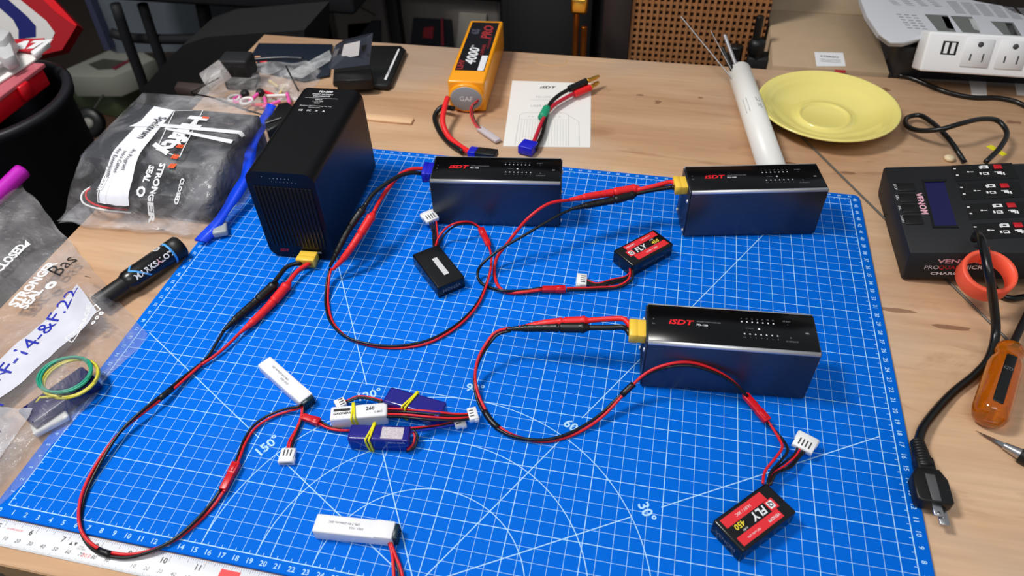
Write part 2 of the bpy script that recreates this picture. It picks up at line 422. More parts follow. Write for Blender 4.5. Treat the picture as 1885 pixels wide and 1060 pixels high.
# ------------------------------------------------------------------ the three silver dischargers
def discharger(loc, rot, label, L=12.1, W=4.02, H=5.38):
    t = thing('battery_discharger', label, 'battery discharger', loc, rot, 'silver dischargers on the blue mat')
    b = MB(); b.box(0, L, 0, W, .12, H - .02, .22, 4)
    # flatten the two end faces: shell is an extrusion along x
    for v in b.bm.verts:
        if v.co.x < .23: v.co.x = .0
        if v.co.x > L - .23: v.co.x = L
    part('shell', b, m_alu, t)
    for yy in (.17, W - .17):
        b = MB(); b.tube([V(0, yy, H - .2), V(L, yy, H - .2)], .2, 14); part('edge_trim', b, m_rim, t, label='bright rounded aluminium edge')
    b = MB(); b.box(.02, L - .02, .2, W - .2, H - .1, H + .01, .01, 1); part('top_panel', b, m_glossblack, t, label='glossy black top panel')
    z = H + .016; b = MB(); b.mi = 0
    b.text('iSDT', .48, flat(2.35, 2.15, z), off=.03, shear=.25, sx=1.25)
    b.mi = 1; b.text('SMART DISCHARGER', .13, flat(4.45, 2.35, z + .001)); b.mi = 2
    b.text('FD-100', .19, flat(3.95, 2.02, z), off=.02)
    b.mi = 1
    for k in range(7):
        b.text(('5', '10', '15', '20', '25', '30', '35')[k], .11, flat(6.85 + k * .38, 3.0, z)); b.text(('0.5', '1', '2', '3', '4', '5', '8')[k], .11, flat(6.95 + k * .39, 1.12, z))
    b.mi = 2
    for k in range(7):
        x = 6.85 + k * .38; b.box(x - .05, x + .05, 2.62, 2.74, z - .004, z); x = 6.95 + k * .39; b.box(x - .05, x + .05, 1.42, 1.54, z - .004, z)
    b.box(7.95, 8.1, 1.96, 2.1, z - .004, z + .006); b.mi = 1
    b.text('WORKING', .08, flat(7.35, 2.03, z)); b.text('START', .14, flat(10.1, 2.98, z)); b.text('CURRENT', .14, flat(10.25, 1.0, z)); b.text('o', .2, flat(10.2, 1.4, z)); b.text('-', .2, flat(10.15, 2.7, z))
    b.text('+', .18, flat(.4, 2.35, z)); b.text('IN', .14, flat(.4, 1.85, z)); b.box(11.3, 11.55, 1.85, 2.0, z - .004, z)
    part('panel_print', b, [m_rprint, m_gprint, m_wprint], t)
    for x, nm in ((0, 'end_plate'), (L, 'end_plate')):
        s_ = -1 if x == 0 else 1
        b = MB(); b.box(min(x, x + s_ * .12), max(x, x + s_ * .12), .12, W - .12, .2, H - .15, .03, 1); pl = part(nm, b, m_alu, t)
        for yy, zz in ((.45, .6), (W - .45, .6), (.45, H - 1.4), (W - .45, H - 1.4)):
            b = MB(); b.lathe([(0, .14), (.12, .13), (.19, .06), (.2, 0), (0, 0)], 12, Matrix.Translation(V(x + s_ * .12, yy, zz)) @ Matrix.Rotation(s_ * math.pi / 2, 4, 'Y'))
            part('screw', b, m_rim, pl)
        b = MB()
        for k in range(7): zz = .9 + k * .36; b.box(x + s_ * .12 - .012, x + s_ * .12 + .012, 1.0, W - 1.0, zz, zz + .15)
        part('vent_slots', b, m_black, pl)
    for xx in (.8, L - .8):
        for yy in (.6, W - .6): b = MB(); b.lathe([(0, 0), (.3, 0), (.3, .13), (0, .13)], 14, Matrix.Translation(V(xx, yy, 0))); part('rubber_foot', b, m_rubber, t)
    return t
discharger((42.71, 18.62, 0), .082, 'silver-sided black-topped discharger nearest the viewer, wire arching across its front')
discharger((45.18, 37.22, 0), .206, 'silver-sided black-topped discharger at the right back corner, below the white pipe')
discharger((21.34, 35.07, 0), .131, 'silver-sided black-topped discharger fed by the blue connector, at the mat back edge')

def adapter(label, loc, base, conn_m, mats_, size=(1.55, 1.7, .95)):
    """connector block plus red and black leads ending in banana sockets"""
    return thing('adapter_lead', label, 'adapter cable', loc)
def dev_pt(loc, rot, p): return fr(*loc, rot) @ V(*p)

# ---- cable of the front discharger
DF = ((42.71, 18.62, 0), .082)
c0 = dev_pt(*DF, (-1.35, 1.75, 4.55)); c1 = dev_pt(*DF, (-.02, 1.75, 4.55))
t = thing('adapter_lead', 'short red and black adapter lead with yellow plug on the nearest discharger', 'adapter cable', (c0.x, c0.y, 0))
def xt60(parent, c0, c1, m_, name='xt60_connector', w=1.7, h=.85):
    M = along(c0, c1); L = (c1 - c0).length
    b = MB(); b.box(0, L, -w / 2, w / 2, -h / 2, h / 2, .09, 2, M); b.box(0, L * .5, -w / 2 - .03, w / 2 + .03, -h / 2 - .03, h / 2 + .03, .06, 1, M)
    return part(name, b, m_, parent, True)
xt60(t, c0, c1, m_yellow)
wire(t, [c0 + V(.1, .35, 0)] + px([(1150, 588, 4.6), (1120, 587, 4.4), (1080, 590, 4.1)]), .22, m_redplug, 'red_wire')
wire(t, [c0 + V(.1, -.35, 0)] + px([(1150, 603, 4.4), (1120, 603, 4.2), (1080, 603, 3.9)]), .22, m_rubber, 'black_wire')
t = thing('charge_cable', 'red and black cable looping from the nearest discharger to the lower right battery', 'cable', at(876, 700, 0))
plug(t, px([(955, 603, 3.3), (985, 598, 3.5), (1020, 593, 3.8), (1086, 590, 4.1)]), m_redplug, 'red_banana_plug', R=.34)
plug(t, px([(932, 606, 3.1), (970, 604, 3.3), (1020, 603, 3.6), (1086, 603, 3.95)]), m_rubber, 'black_banana_plug', R=.38)
P = px([(940, 606, 3.1), (915, 613, 2.9), (896, 635, 2.4), (880, 665, 1.6), (874, 695, .9), (878, 725, .5), (892, 757, .3), (912, 783, .25), (945, 802, .24), (1000, 811, .24), (1040, 803, .26), (1080, 784, .4), (1110, 762, .7), (1150, 722, 1.6), (1190, 688, 2.7), (1230, 673, 3.4), (1270, 670, 3.5), (1310, 681, 3.1), (1345, 700, 2.3), (1374, 728, 1.2)])
C = twin(t, P, .12, .3, 1.6)
def shrink(parent, C, f0, f1, r=.27):
    n = len(C); part('heat_shrink', MB().tube(C[int(n * f0):int(n * f1) + 1], r, 10), m_rubber, parent, True)
shrink(t, C, .25, .315, .25); shrink(t, C, .655, .70, .25)
jst_pair(t, at(1372, 727, 1.1), at(1413, 775, .7))

# ---- cable of the right discharger
DR = ((45.18, 37.22, 0), .206)
c0 = dev_pt(*DR, (-1.25, 1.95, 4.7)); c1 = dev_pt(*DR, (-.02, 1.95, 4.7))
t = thing('adapter_lead', 'short red and black adapter lead with yellow plug on the far right discharger', 'adapter cable', (c0.x, c0.y, 0))
xt60(t, c0, c1, m_yellow)
wire(t, [c0 + V(.1, .35, 0)] + px([(1235, 335, 4.7), (1210, 341, 4.6), (1172, 350, 4.3)]), .22, m_redplug, 'red_wire')
wire(t, [c0 + V(.1, -.35, 0)] + px([(1235, 345, 4.5), (1205, 349, 4.3), (1165, 357, 4.0)]), .22, m_rubber, 'black_wire')
t = thing('charge_cable', 'red and black plug cable from the right back discharger to the middle battery', 'cable', at(905, 500, 0))
plug(t, px([(1043, 369, 4.7), (1085, 361, 4.6), (1130, 354, 4.4), (1177, 346, 4.3)]), m_redplug, 'red_banana_plug', R=.38)
plug(t, px([(1050, 385, 4.0), (1090, 376, 4.0), (1130, 368, 4.0), (1172, 356, 4.0)]), m_rubber, 'black_banana_plug', R=.38)
wire(t, px([(1048, 368, 4.7), (1010, 375, 4.9), (974, 400, 4.2), (950, 427, 3.0), (933, 449, 2.1), (916.5, 471, 1.2), (910, 491, .5), (911, 510, .2), (919, 529, .14), (933, 538, .14), (961, 538, .3), (998, 533, .5)]), .15, m_red, 'red_wire')
wire(t, px([(1054, 384, 4.0), (1027, 397, 3.8), (961, 435.5, 2.9), (919, 460, 2.2), (886, 488, 1.3), (879, 502, .7), (883, 518, .3), (897, 527, .14), (927, 535, .4), (961, 535, .3), (998, 530, .5)]), .13, m_rubber, 'black_wire')
jst_pair(t, at(998, 532, .45), at(1041, 532, .45))

# ---- cable of the left discharger (blue connector)
DL = ((21.34, 35.07, 0), .131)
c0 = dev_pt(*DL, (-1.05, 2.1, 4.75)); c1 = dev_pt(*DL, (-.02, 2.1, 4.75))
t = thing('adapter_lead', 'short red and black adapter lead with blue plug on the back discharger', 'adapter cable', (c0.x, c0.y, 0))
xt60(t, c0, c1, m_bluec, 'ec5_connector', 1.9, 1.0)
wire(t, [c0 + V(.1, .4, .1)] + px([(760, 311, 5.0), (740, 319, 5.0), (719, 341, 4.8), (700, 368, 4.4), (688, 391, 4.1)]), .19, m_red, 'red_wire')
wire(t, [c0 + V(.1, -.4, .1)] + px([(760, 318, 5.3), (740, 322, 5.5), (719, 333, 5.5), (688, 356, 5.2), (671, 380, 4.8)]), .2, m_rubber, 'black_wire')
t = thing('charge_cable', 'long red and black banana plug cable making a loop from beside the tall black unit', 'cable', at(640, 560, 0))
plug(t, px([(612, 497, 1.2), (630, 478, 1.9), (652, 448, 2.9), (688, 392, 4.1)]), m_redplug, 'red_banana_plug', R=.37)
plug(t, px([(607, 492, 1.3), (622, 460, 2.4), (645, 417, 3.7), (672, 379, 4.8)]), m_rubber, 'black_banana_plug', R=.33)
P = px([(609, 494, 1.2), (605, 508, .9), (602, 535, .4), (602, 562, .24), (612, 595, .24), (640, 621, .24), (690, 636, .24), (740, 638, .24), (790, 628, .24), (840, 600, .24), (875, 565, .24), (893, 530, .3), (903, 495, .8), (904, 470, .9), (899, 448, .7)])
twin(t, P, .11, 2.6, .9)
jst_pair(t, at(899, 450, .7), at(885, 421, .8))

# ---- tall black unit ----------------------------------------------------------
BL, BW, BH = 6.3, 14.1, 9.8
big = thing('power_discharger', 'tall black boxy power unit with ribbed front grille standing on the mat', 'battery discharger', (7.2, 27.95, 0), .056)
def rsec(x0, x1, z0, z1, r, n=8): return rrect(x0, x1, z0, z1, r, n)
b = MB(); RX = Matrix.Rotation(math.pi / 2, 4, 'X')       # section drawn in x,z and extruded along y
b.prism(rsec(0, BL, .15, BH, .95), -BW, -.12, 0, 1, Matrix.Rotation(math.pi / 2, 4, 'X').to_4x4())
part('housing', b, m_anod, big)
for f in WM: pass
b = MB(); b.prism(rsec(.0, BL, .15, BH, .95), -.12, .04, 0, 1, RX); part('front_frame', b, m_anodside, big)
b = MB(); b.box(.55, BL - .45, -.06, -.03, 1.55, 8.3); part('grille_back', b, mat('void_black', (3, 3, 4), .7), big)
b = MB()
for k in range(15): x = .6 + k * .363; b.box(x, x + .14, -.16, -.02, 1.55, 8.3, .02, 1)
part('grille', b, m_anodside, big)
b = MB(); fy = lambda x, z: (lambda a, c: V(x + a, -.05, z + c))
b.mi = 1
for k in range(6): b.text('v', .13, fy(2.3 + k * .34, 9.2), off=.02)
for k in range(7): b.text('o', .1, fy(2.4 + k * .36, 8.85))
b.text('+', .14, fy(1.6, 9.3)); b.mi = 0; b.text('iSDT', .3, fy(1.5, .95), off=.02, shear=.2); b.mi = 1; b.text('FD-200', .2, fy(4.7, .95), off=.01)
part('front_print', b, [m_rprint, m_wprint], big)
b = MB(); zt = BH + .01
for s_, h, x, y, o_ in (('FD-200', .32, 2.9, 13.45, .03), ('SMART BATTERY', .2, 2.75, 12.95, .01), ('DISCHARGER', .2, 2.75, 12.6, .01), ('INPUT', .17, 2.7, 11.95, .01), ('5-35V 20A', .17, 2.7, 11.65, 0), ('200W', .17, 2.7, 11.35, .01), ('Shenzhen iSDT Technology Co., Ltd', .15, 2.75, 10.8, 0), ('Made in China', .14, 2.75, 10.52, 0)):
    b.text(s_, h, flat(x, y, zt), off=o_)
for x, s_ in ((1.55, 'CE'), (2.4, 'FC'), (3.15, 'X'), (3.85, 'A')): b.text(s_, .26, flat(x, 9.95, zt), off=.02)
b.strip((1.2, 12.25), (4.5, 12.25), .03, zt)
part('top_print', b, m_wprint, big)
bigM = fr(7.2, 27.95, 0, .056)
c1 = bigM @ V(4.0, -.14, .75); c0 = bigM @ V(4.0, -1.45, .75)
t = thing('adapter_lead', 'short red and black adapter lead with yellow plug under the tall black unit', 'adapter cable', (c0.x, c0.y, 0))
xt60(t, c0, c1, m_yellow)
wire(t, [c0 + V(-.38, .1, 0)] + px([(530, 490, .8), (512, 510, .7), (497, 530, .6)]), .21, m_rubber, 'black_wire')
wire(t, [c0 + V(.38, .1, 0)] + px([(550, 497, .8), (536, 513, .75), (520, 535, .6)]), .21, m_redplug, 'red_wire')
t = thing('charge_cable', 'long red and black banana plug cable curling over the ruler to the upper white battery', 'cable', at(180, 950, 0))
plug(t, px([(410, 610, .45), (440, 582, .45), (470, 556, .5), (510, 520, .7)]), m_rubber, 'black_banana_plug', R=.40)
plug(t, px([(440, 614, .45), (470, 588, .45), (500, 558, .5), (533, 520, .7)]), m_redplug, 'red_banana_plug', R=.40)
wire(t, px([(413, 607, .45), (398, 632, .35), (384, 655, .25), (370, 668, .22)]), .13, m_rubber, 'black_lead')
wire(t, px([(444, 610, .45), (420, 634, .4), (395, 655, .35), (368, 673, .3)]), .13, m_red, 'red_lead')
P = px([(370, 670, .3), (340, 695, .4), (300, 729, .7), (270, 752, .8), (225, 791, .7), (193, 834, .5), (163, 888, .3), (149, 930, .26), (148, 972, .2), (159, 995, .0), (181, 1013, -.0), (212, 1022, -.0), (240, 1023, .0), (280, 1013, .1), (318, 995, .24), (358, 964, .26), (393, 926, .3), (411, 900, .5)])
C = twin(t, P, .12, 2.7, 1.5); shrink(t, C, .115, .165, .24); shrink(t, C, .655, .69, .25)
jst_pair(t, at(410, 902, .5), at(436, 852, .5))

# ------------------------------------------------------------------ batteries
def rect3(A, B, D):
    """frame from three top corners: origin A, x towards B, y towards D"""
    x = (B - A); L = math.hypot(x.x, x.y); a = math.atan2(x.y, x.x); y = V(-math.sin(a), math.cos(a), 0)
    return a, L, (D - A).dot(y)
def red_pack(A, B, D, label, H=1.5, grp=None):
    a, L, W = rect3(A, B, D); L = 4.95; W = 2.65
    t = thing('lipo_battery', label, 'battery', (A.x, A.y, 0), a, grp)
    b = MB(); b.box(0, L, 0, W, 0, H, .18, 4); part('wrapped_cells', b, mat('black_film', (13, 13, 15), .25, spec=.5), t)
    z = H + .012; b = MB(); b.box(.95, L - .35, .28, .95, H - .02, z, 0); b.box(.95, L - .35, W - .9, W - .25, H - .02, z, 0); b.box(.35 + .3, 1.35, .98, W - .92, H - .02, z + .001, 0); part('label_red', b, m_redlabel, t, label='red label stripes')
    b = MB(); z += .006; b.mi = 0; b.text('FLY', .56, flat(2.1, 1.3, z), off=.03, shear=.15, sx=.95); b.mi = 0; b.text('14.8V / 30C', .2, flat(2.8, .6, z), shear=.1); b.text('VENOM', .2, flat(1.55, 2.1, z), off=.01, shear=.1); b.text('450 mAh LiPo', .14, flat(3.4, 2.12, z), shear=.1)
    b.mi = 1; b.text('450', .38, flat(3.75, 1.2, z), off=.02, shear=.15); b.mi = 0; b.text('mAh', .16, flat(3.65, 1.62, z), shear=.15)
    b.mi = 0; b.box(.8, 1.25, 1.08, 1.6, H, z - .002); b.mi = 2; b.text('Q', .3, flat(1.02, 1.33, z + .001), off=.03)
    part('label_print', b, [m_wprint, m_gp, mat('black_print', (18, 18, 20), .5)], t)
    b = MB(); b.text('VENOM', .34, lambda x, y: V(L + .01, 1.3 + x, H / 2 + y)); b.text('CAUTION  LiPo 3S', .22, lambda x, y: V(L / 2 + x, -.01, H / 2 + y)); part('side_print', b, m_gprint, t)
    return t
A, B, D = at(1410.8, 885, 1.6), at(1314, 955, 1.6), at(1477, 929, 1.6)
bt = red_pack(A, B, D, 'black battery with red label at the lower right, upside-down yellow 450 on it')
def lead(parent, L, r, m_, name): wire(parent, px(L), r, m_, name, .2)
wv = [(1.1, 0), ]
lead(bt, [(1404, 890, 1.0), (1408, 868, .9), (1428, 842, 1.0), (1440, 822, .9), (1430, 800, .8), (1414, 776, .7)], .1, m_red, 'red_lead')
lead(bt, [(1412, 893, 1.0), (1420, 868, .9), (1440, 845, .8), (1450, 828, .9), (1436, 803, .7), (1412, 778, .7)], .1, m_rubber, 'black_lead')
for k, (dx, mm) in enumerate(((0, m_rubber), (4, m_red), (8, m_rubber), (11, m_rubber))):
    lead(bt, [(1412 + dx * .6, 893, .9), (1418 + dx, 872, .6 + k * .15), (1436 + dx * 1.8, 857 + dx * .3, .5 + k * .1), (1462 + dx * .9, 836 + dx * .5, .7), (1468 + k * 5, 824 + k * 2, .8)], .075, mm, 'balance_wire')
xh_plug(bt, at(1475, 828, .8), at(1489, 803, .9), 4, 1.45)
A, B, D = at(1165, 489, 1.5), at(1239, 449, 1.5), at(1122, 460, 1.5)
bt = red_pack(A, B, D, 'black battery with red label in the middle, between the back dischargers')
lead(bt, [(1160, 493, .9), (1158, 512, .6), (1140, 525, .3), (1098, 529, .3), (1043, 530, .45)], .1, m_red, 'red_lead')
lead(bt, [(1165, 494, .9), (1163, 515, .6), (1140, 528, .3), (1098, 532, .3), (1043, 534, .45)], .1, m_rubber, 'black_lead')
for k, mm in enumerate((m_red, m_rubber, m_rubber, m_rubber)):
    lead(bt, [(1163, 494, .8), (1154 + k, 507 + k * 1.5, .5), (1126, 514 + k * 3, .4), (1098, 521 + k * 2, .3), (1078, 514 + k * 3, .35)], .07, mm, 'balance_wire')
xh_plug(bt, at(1080, 517, .35), at(1061, 515, .4), 4, 1.4)
# the third lies face down with a white sticker
A, B, D = at(758, 467, 1.4), at(805, 529, 1.4), at(809, 450.7, 1.4)
a, L, W = rect3(A, B, D)
bt = thing('lipo_battery', 'plain black battery with narrow silver sticker in front of the back discharger', 'battery', (A.x, A.y, 0), a)
b = MB(); b.box(0, L, 0, W, 0, 1.35, .16, 4); part('wrapped_cells', b, MATS['black_film'], bt)
b = MB(); b.box(1.6, 4.1, W * .46, W * .46 + .5, 1.33, 1.362); part('silver_sticker', b, mat('silver_sticker', (205, 205, 210), .4), bt)
b = MB(); b.text('VENOM', .36, lambda x, y: V(L + .01, W / 2 - x, .7 - y), off=.01); part('end_print', b, m_gprint, bt)
lead(bt, [(801, 457, .8), (806, 440, 1.0), (819, 422, 1.5), (835, 412, 2.1), (855, 408, 2.0), (872, 411, 1.4), (886, 421, .9)], .1, m_red, 'red_lead')
lead(bt, [(806, 457, .8), (813, 440, .8), (826, 424, 1.3), (840, 415, 1.9), (857, 411, 1.8), (873, 414, 1.2), (888, 424, .8)], .09, m_rubber, 'black_lead')
for k, mm in enumerate((m_rubber, m_rubber, m_rubber, m_red)):
    lead(bt, [(798 + k * 2, 456, .7), (797 + k * 3, 440, .8), (796 + k * 3, 425, 1.0), (791 + k * 4, 410 - k, 1.2)], .075, mm, 'balance_wire')
xh_plug(bt, at(797, 407, 1.2), at(785, 391, 1.4), 4, 1.35)

# white batteries
def white_pack(A, B, D, label, H, W):
    a, L, _ = rect3(A, B, D)
    t = thing('white_lipo_battery', label, 'battery', (A.x, A.y, 0), a, 'white batteries on the mat')
    b = MB(); b.box(0, L, 0, W, 0, H, .13, 3)
    for v in b.bm.verts:                      # pinched tail fold of the foil
        if v.co.x > L - .2: v.co.z = H * .5 + (v.co.z - H * .5) * .86
    b.box(L - 1.15, L + .12, .02, W - .02, .03, H + .015, .08, 2)
    part('pouch_cell', b, m_lipo, t)
    b = MB(); b.box(L + .05, L + .38, .12, W - .12, .06, H - .1, .03, 1)
    for k in range(6): y = .2 + k * (W - .4) / 5; b.box(L + .38, L + .42, y - .03, y + .03, .1, H - .15)
    part('circuit_end', b, mat('circuit_teal', (14, 44, 56), .35), t, label='dark teal circuit board end')
    b = MB(); b.text('LPB-7.4V-250mAh-20C', .16, flat(L * .38, W * .6, H + .006, math.pi), off=.0); b.text('2023 1023', .16, flat(L * .55, W * .38, H + .006, math.pi), off=.0)
    part('printed_text', b, m_gprint, t); return t, a, L
A, B, D = at(473, 671, 1.0), at(549.5, 739.7, 1.0), at(497.3, 654.4, 1.0)
t, a, L = white_pack(A, B, D, 'white battery above the left end of the banded cluster, pointing up left', 1.0, 1.25)
lead(t, [(553, 738, .5), (552, 750, .5), (530, 757, .3), (500, 768, .24), (470, 788, .24), (452, 815, .3), (443, 838, .45), (437, 853, .5)], .1, m_red, 'red_lead')
lead(t, [(556, 738, .5), (552, 747, .7), (528, 752, .5), (497, 763, .3), (467, 783, .3), (449, 810, .3), (439, 836, .45), (433, 851, .5)], .1, m_rubber, 'black_lead')
for k, mm in enumerate((m_rubber, m_red, m_red)):
    lead(t, [(558 - k * 2, 740, .5), (559 - k * 2, 760, .4), (551 - k * 2, 785, .3), (540 - k * 4, 812, .3), (536 - k * 4, 828, .35)], .075, mm, 'balance_wire')
xh_plug(t, at(533, 827, .35), at(526, 852, .4), 3, 1.05)
A, B, D = at(573, 977, 1.15), at(717, 992, 1.15), at(579.8, 947, 1.15)
t, a, L = white_pack(A, B, D, 'white battery lying alone at the lower front edge of the mat', 1.15, 1.3)
lead(t, [(718, 995, .6), (727, 1020, .5), (737, 1045, .4), (745, 1080, .3)], .11, m_red, 'red_lead')
lead(t, [(716, 996, .5), (722, 1020, .4), (724, 1045, .35), (726, 1085, .3)], .11, m_red, 'balance_wire')
lead(t, [(714, 996, .4), (726, 1024, .3), (733, 1045, .2), (738, 1085, .2)], .1, m_rubber, 'black_lead')

# banded cluster
def band(P, label):
    """rubber band: closed loop through world points"""
    n = len(P); Q = []
    for i in range(n):
        for k in range(6): Q.append(P[i].lerp(P[(i + 1) % n], k / 6))
    c = sum(Q, V(0, 0, 0)) / len(Q)
    b = MB(); b.tube(Q, .085, 8, True)
    u = (P[1] - P[0]).normalized().cross(P[2] - P[1]).normalized()
    b.tube([q + u * (.2 + .1 * math.sin(i * .4)) for i, q in enumerate(Q)], .08, 8, True)
    return solo('rubber_band', b, m_band, label, 'rubber band', (c.x, c.y, c.z))
def pack(A, B, D, H, W, m_, label):
    a, L, _ = rect3(A, B, D)
    t = thing('small_lipo_battery', label, 'battery', (A.x, A.y, 0), a); b = MB(); b.box(0, L, 0, W, 0, H, .16, 3); part('wrapped_cells', b, m_, t)
    return t, a, L
A, B, D = at(606, 773, 1.25), at(712, 764, 1.25), at(612, 752, 1.25)
t, a, L = pack(A, B, D, 1.25, 1.25, m_lipo, 'white battery with black lettering in the banded cluster, two yellow band turns'); MW = fr(A.x, A.y, 0, a)
b = MB(); b.mi = 0; b.box(.25, 1.5, .72, .95, 1.24, 1.262); b.text('GAONENG', .2, flat(.95, .5, 1.262), off=.03, shear=.3); b.text('260', .3, flat(3.0, .75, 1.262), off=.03); b.text('1S 80C', .16, flat(3.6, .4, 1.262), off=.02); part('label_print', b, MATS['black_print'], t)
band([MW @ V(2.0, -.07, .05), MW @ V(1.9, -.07, 1.33), MW @ V(1.75, 1.32, 1.33), MW @ V(1.8, 1.32, .05)], 'yellow rubber band wrapped round the white battery of the cluster')
for k, (mm, nm) in enumerate(((m_red, 'red_lead'), (m_rubber, 'black_lead'), (m_red, 'balance_wire'), (m_rubber, 'balance_wire'))):
    lead(t, [(711, 752 + k * 5, .9), (745, 753 + k * 5, 1.3), (800, 758 + k * 5, 1.45), (840, 762 + k * 4, 1.2), (863, 762 + k * 3, 1.0)], .09, mm, nm)
xh_plug(t, at(862, 765, .9), at(879, 761, .9), 3, 1.1)
A, B, D = at(638, 808, 1.4), at(751, 812, 1.4), at(641, 783, 1.4)
t, a, L = pack(A, B, D, 1.4, 1.35, m_bluefilm, 'dark blue battery with shiny foil sticker at the front of the banded cluster'); MF = fr(A.x, A.y, 0, a)
b = MB(); b.box(L * .54, L * .9, .15, 1.15, 1.38, 1.412); part('foil_sticker', b, mat('foil', (220, 205, 215), .3, metal=.4, var=.5, bscale=900), t)
b = MB(); b.text('nano-tech', .22, lambda x, y: V(L * .8 + x, -.01, 1.15 + y)); part('side_print', b, m_wprint, t)
band([MF @ V(1.75, -.08, .05), MF @ V(1.65, -.08, 1.48), MF @ V(1.85, 1.43, 1.48), MF @ V(1.8, 1.43, .05)], 'yellow rubber band round the front blue battery of the cluster')
lead(t, [(754, 790, .9), (763, 800, .8), (760, 818, .6), (750, 828, .4)], .09, m_red, 'red_lead'); lead(t, [(754, 786, .9), (768, 800, .9), (764, 822, .5), (748, 831, .3)], .09, m_rubber, 'black_lead')
for k, mm in enumerate((m_red, m_rubber, mat('blue_wire', (30, 50, 180), .4))):
    lead(t, [(754, 788 + k * 3, 1.0), (775, 786 + k * 3, .8), (805, 783 + k * 2, .5), (838, 775 + k * 3, .4)], .075, mm, 'balance_wire')
xh_plug(t, at(836, 779, .4), at(856, 773, .45), 3, 1.0)
A, B, D = at(706, 751, 1.4), at(812, 771, 1.4), at(731, 717, 1.4)
a, L, _ = rect3(A, B, D); 
A = at(703, 738, 1.5); B = at(808, 776, 1.5)
t, a, L = pack(A, at(808, 768, 1.5), D, 1.5, 1.5, m_bluefilm, 'dark blue battery lying slanted at the back of the banded cluster'); MR = fr(A.x, A.y, 0, a)
b = MB(); b.text('TURNIGY', .24, lambda x, y: V(L * .5 + x, -.01, 1.0 + y), off=.01, shear=.2); b.text('300mAh', .22, lambda x, y: V(L * .72 + x, -.01, .5 + y)); part('side_print', b, m_wprint, t)
band([MR @ V(1.9, -.08, .05), MR @ V(1.95, -.08, 1.58), MR @ V(2.3, 1.58, 1.58), MR @ V(2.2, 1.58, .05)], 'yellow rubber band round the slanted rear blue battery')
for k, mm in enumerate((m_red, m_rubber, m_rubber)):
    lead(t, [(704, 737 + k * 3, .9), (690, 733 + k * 2, .8), (660, 729 + k * 2, .6), (636, 738 + k * 2, .35)], .075, mm, 'balance_wire')
xh_plug(t, at(636, 739, .3), at(618, 747, .3), 3, .8)
# supply lead with red connector going under the cluster
t = thing('short_lead', 'short red connector lead running under the front blue battery', 'cable', at(588, 775, 0))
jst_pair(t, at(558, 767, .45), at(588, 777, .4)); twin(t, px([(588, 777, .4), (604, 786, .3), (622, 791, .25), (645, 793, .25)]), .1, 0, .2)

# ------------------------------------------------------------------ orange pack
OL, OW, OH = 4.37, 16.4, 3.9
t = thing('large_lipo_battery', 'big orange-wrapped battery pack with black 4000 label at the back edge', 'battery', (17.0, 55.9, TZ), .077)
b = MB(); b.box(0, OL, .5, OW, 0, OH, .28, 4); part('orange_wrap', b, m_orange, t)
b = MB(); n = 20
ring = [(OL / 2 + 1.9 * math.cos(2 * math.pi * k / n), OH / 2 + 1.55 * math.sin(2 * math.pi * k / n)) for k in range(n)]
b.prism(ring, -.6, .10, .1, 2, RX); o = part('end_cap', b, mat('grey_cap', (150, 152, 156), .4), t, label='grey round end cap')
b = MB(); b.prism([(OL / 2 + 2.12 * math.cos(2 * math.pi * k / n), OH / 2 + 1.8 * math.sin(2 * math.pi * k / n)) for k in range(n)], -.6, .02, .1, 1, RX)
b.mi = 0; part('wrap_fold', b, m_orange, t)
b = MB(); fc = lambda x, z: (lambda a, c: V(x + a, -.11, z + c)); b.text('GAF', .6, fc(OL / 2, OH / 2), off=.02); part('cap_print', b, m_wprint, t)
b = MB(); b.box(.42, OL - .42, 3.0, OW - .6, OH - .02, OH + .012); part('label_panel', b, m_labelk, t)
b = MB(); r90 = math.pi / 2; z = OH + .018
b.mi = 0; b.text('4000', 1.25, flat(2.0, 6.6, z, r90), off=.025, shear=.2, sx=1.15); b.text('mAh', .35, flat(1.55, 9.0, z, r90)); b.mi = 1
b.text('PRO', 1.2, flat(2.85, 13.0, z, r90), off=.04, shear=.2, sx=1.1); b.text('LUMENIER', .42, flat(3.0, 8.3, z, r90), off=.01); b.text('HIGH DISCHARGE', .28, flat(3.5, 10.2, z, r90)); b.text('LIHV', .75, flat(.95, 4.4, z, r90), off=.03); b.mi = 2
b.text('6S', .95, flat(1.3, 13.1, z, r90), off=.04, sx=1.1); b.mi = 0; b.box(3.1, 3.85, 3.1, 6.8, OH, z); part('label_print', b, [m_wprint, mat('dark_red_print', (150, 40, 44), .5), mat('dark_grey_print', (70, 70, 84), .5)], t)
wire(t, px([(824, 180, 2.2), (818, 200, 1.8), (815, 225, 1.2), (825, 250, .5), (845, 268, .3), (866, 281, .6)]), .32, m_redplug, 'red_lead')
wire(t, px([(835, 200, 1.0), (812, 198, .6), (801, 212, .1), (808, 240, 0), (826, 262, .1), (852, 279, .3)]), .3, m_rubber, 'black_lead')
b = MB(); M = along(at(864, 279, .6), at(905, 284, .8)); b.box(0, .9, -.6, .6, -.35, .35, .08, 2, M); part('blue_connector', b, m_bluec, t, True)
b = MB(); b.box(.9, 3.2, -.62, .62, -.36, .36, .08, 2, M); part('connector_cap', b, m_black, t, True)
for k, mm in enumerate((m_red, m_rubber, m_red, m_rubber)):
    wire(t, px([(881 - k, 184 + k * 2, 1.6), (868 + k, 195, 1.3), (866 + k * 1.5, 210, .9), (873 + k * 1.5, 228, .4), (884 + k * 1.5, 240, .1)]), .09, mm, 'balance_wire')
b = MB(); M = along(at(882, 236, .0), at(926, 266, 0)); b.box(0, 3.6, -.42, .42, -.18, .25, .12, 2, M); part('balance_plug', b, mat('milky_plastic', (196, 186, 190), .35), t, True)

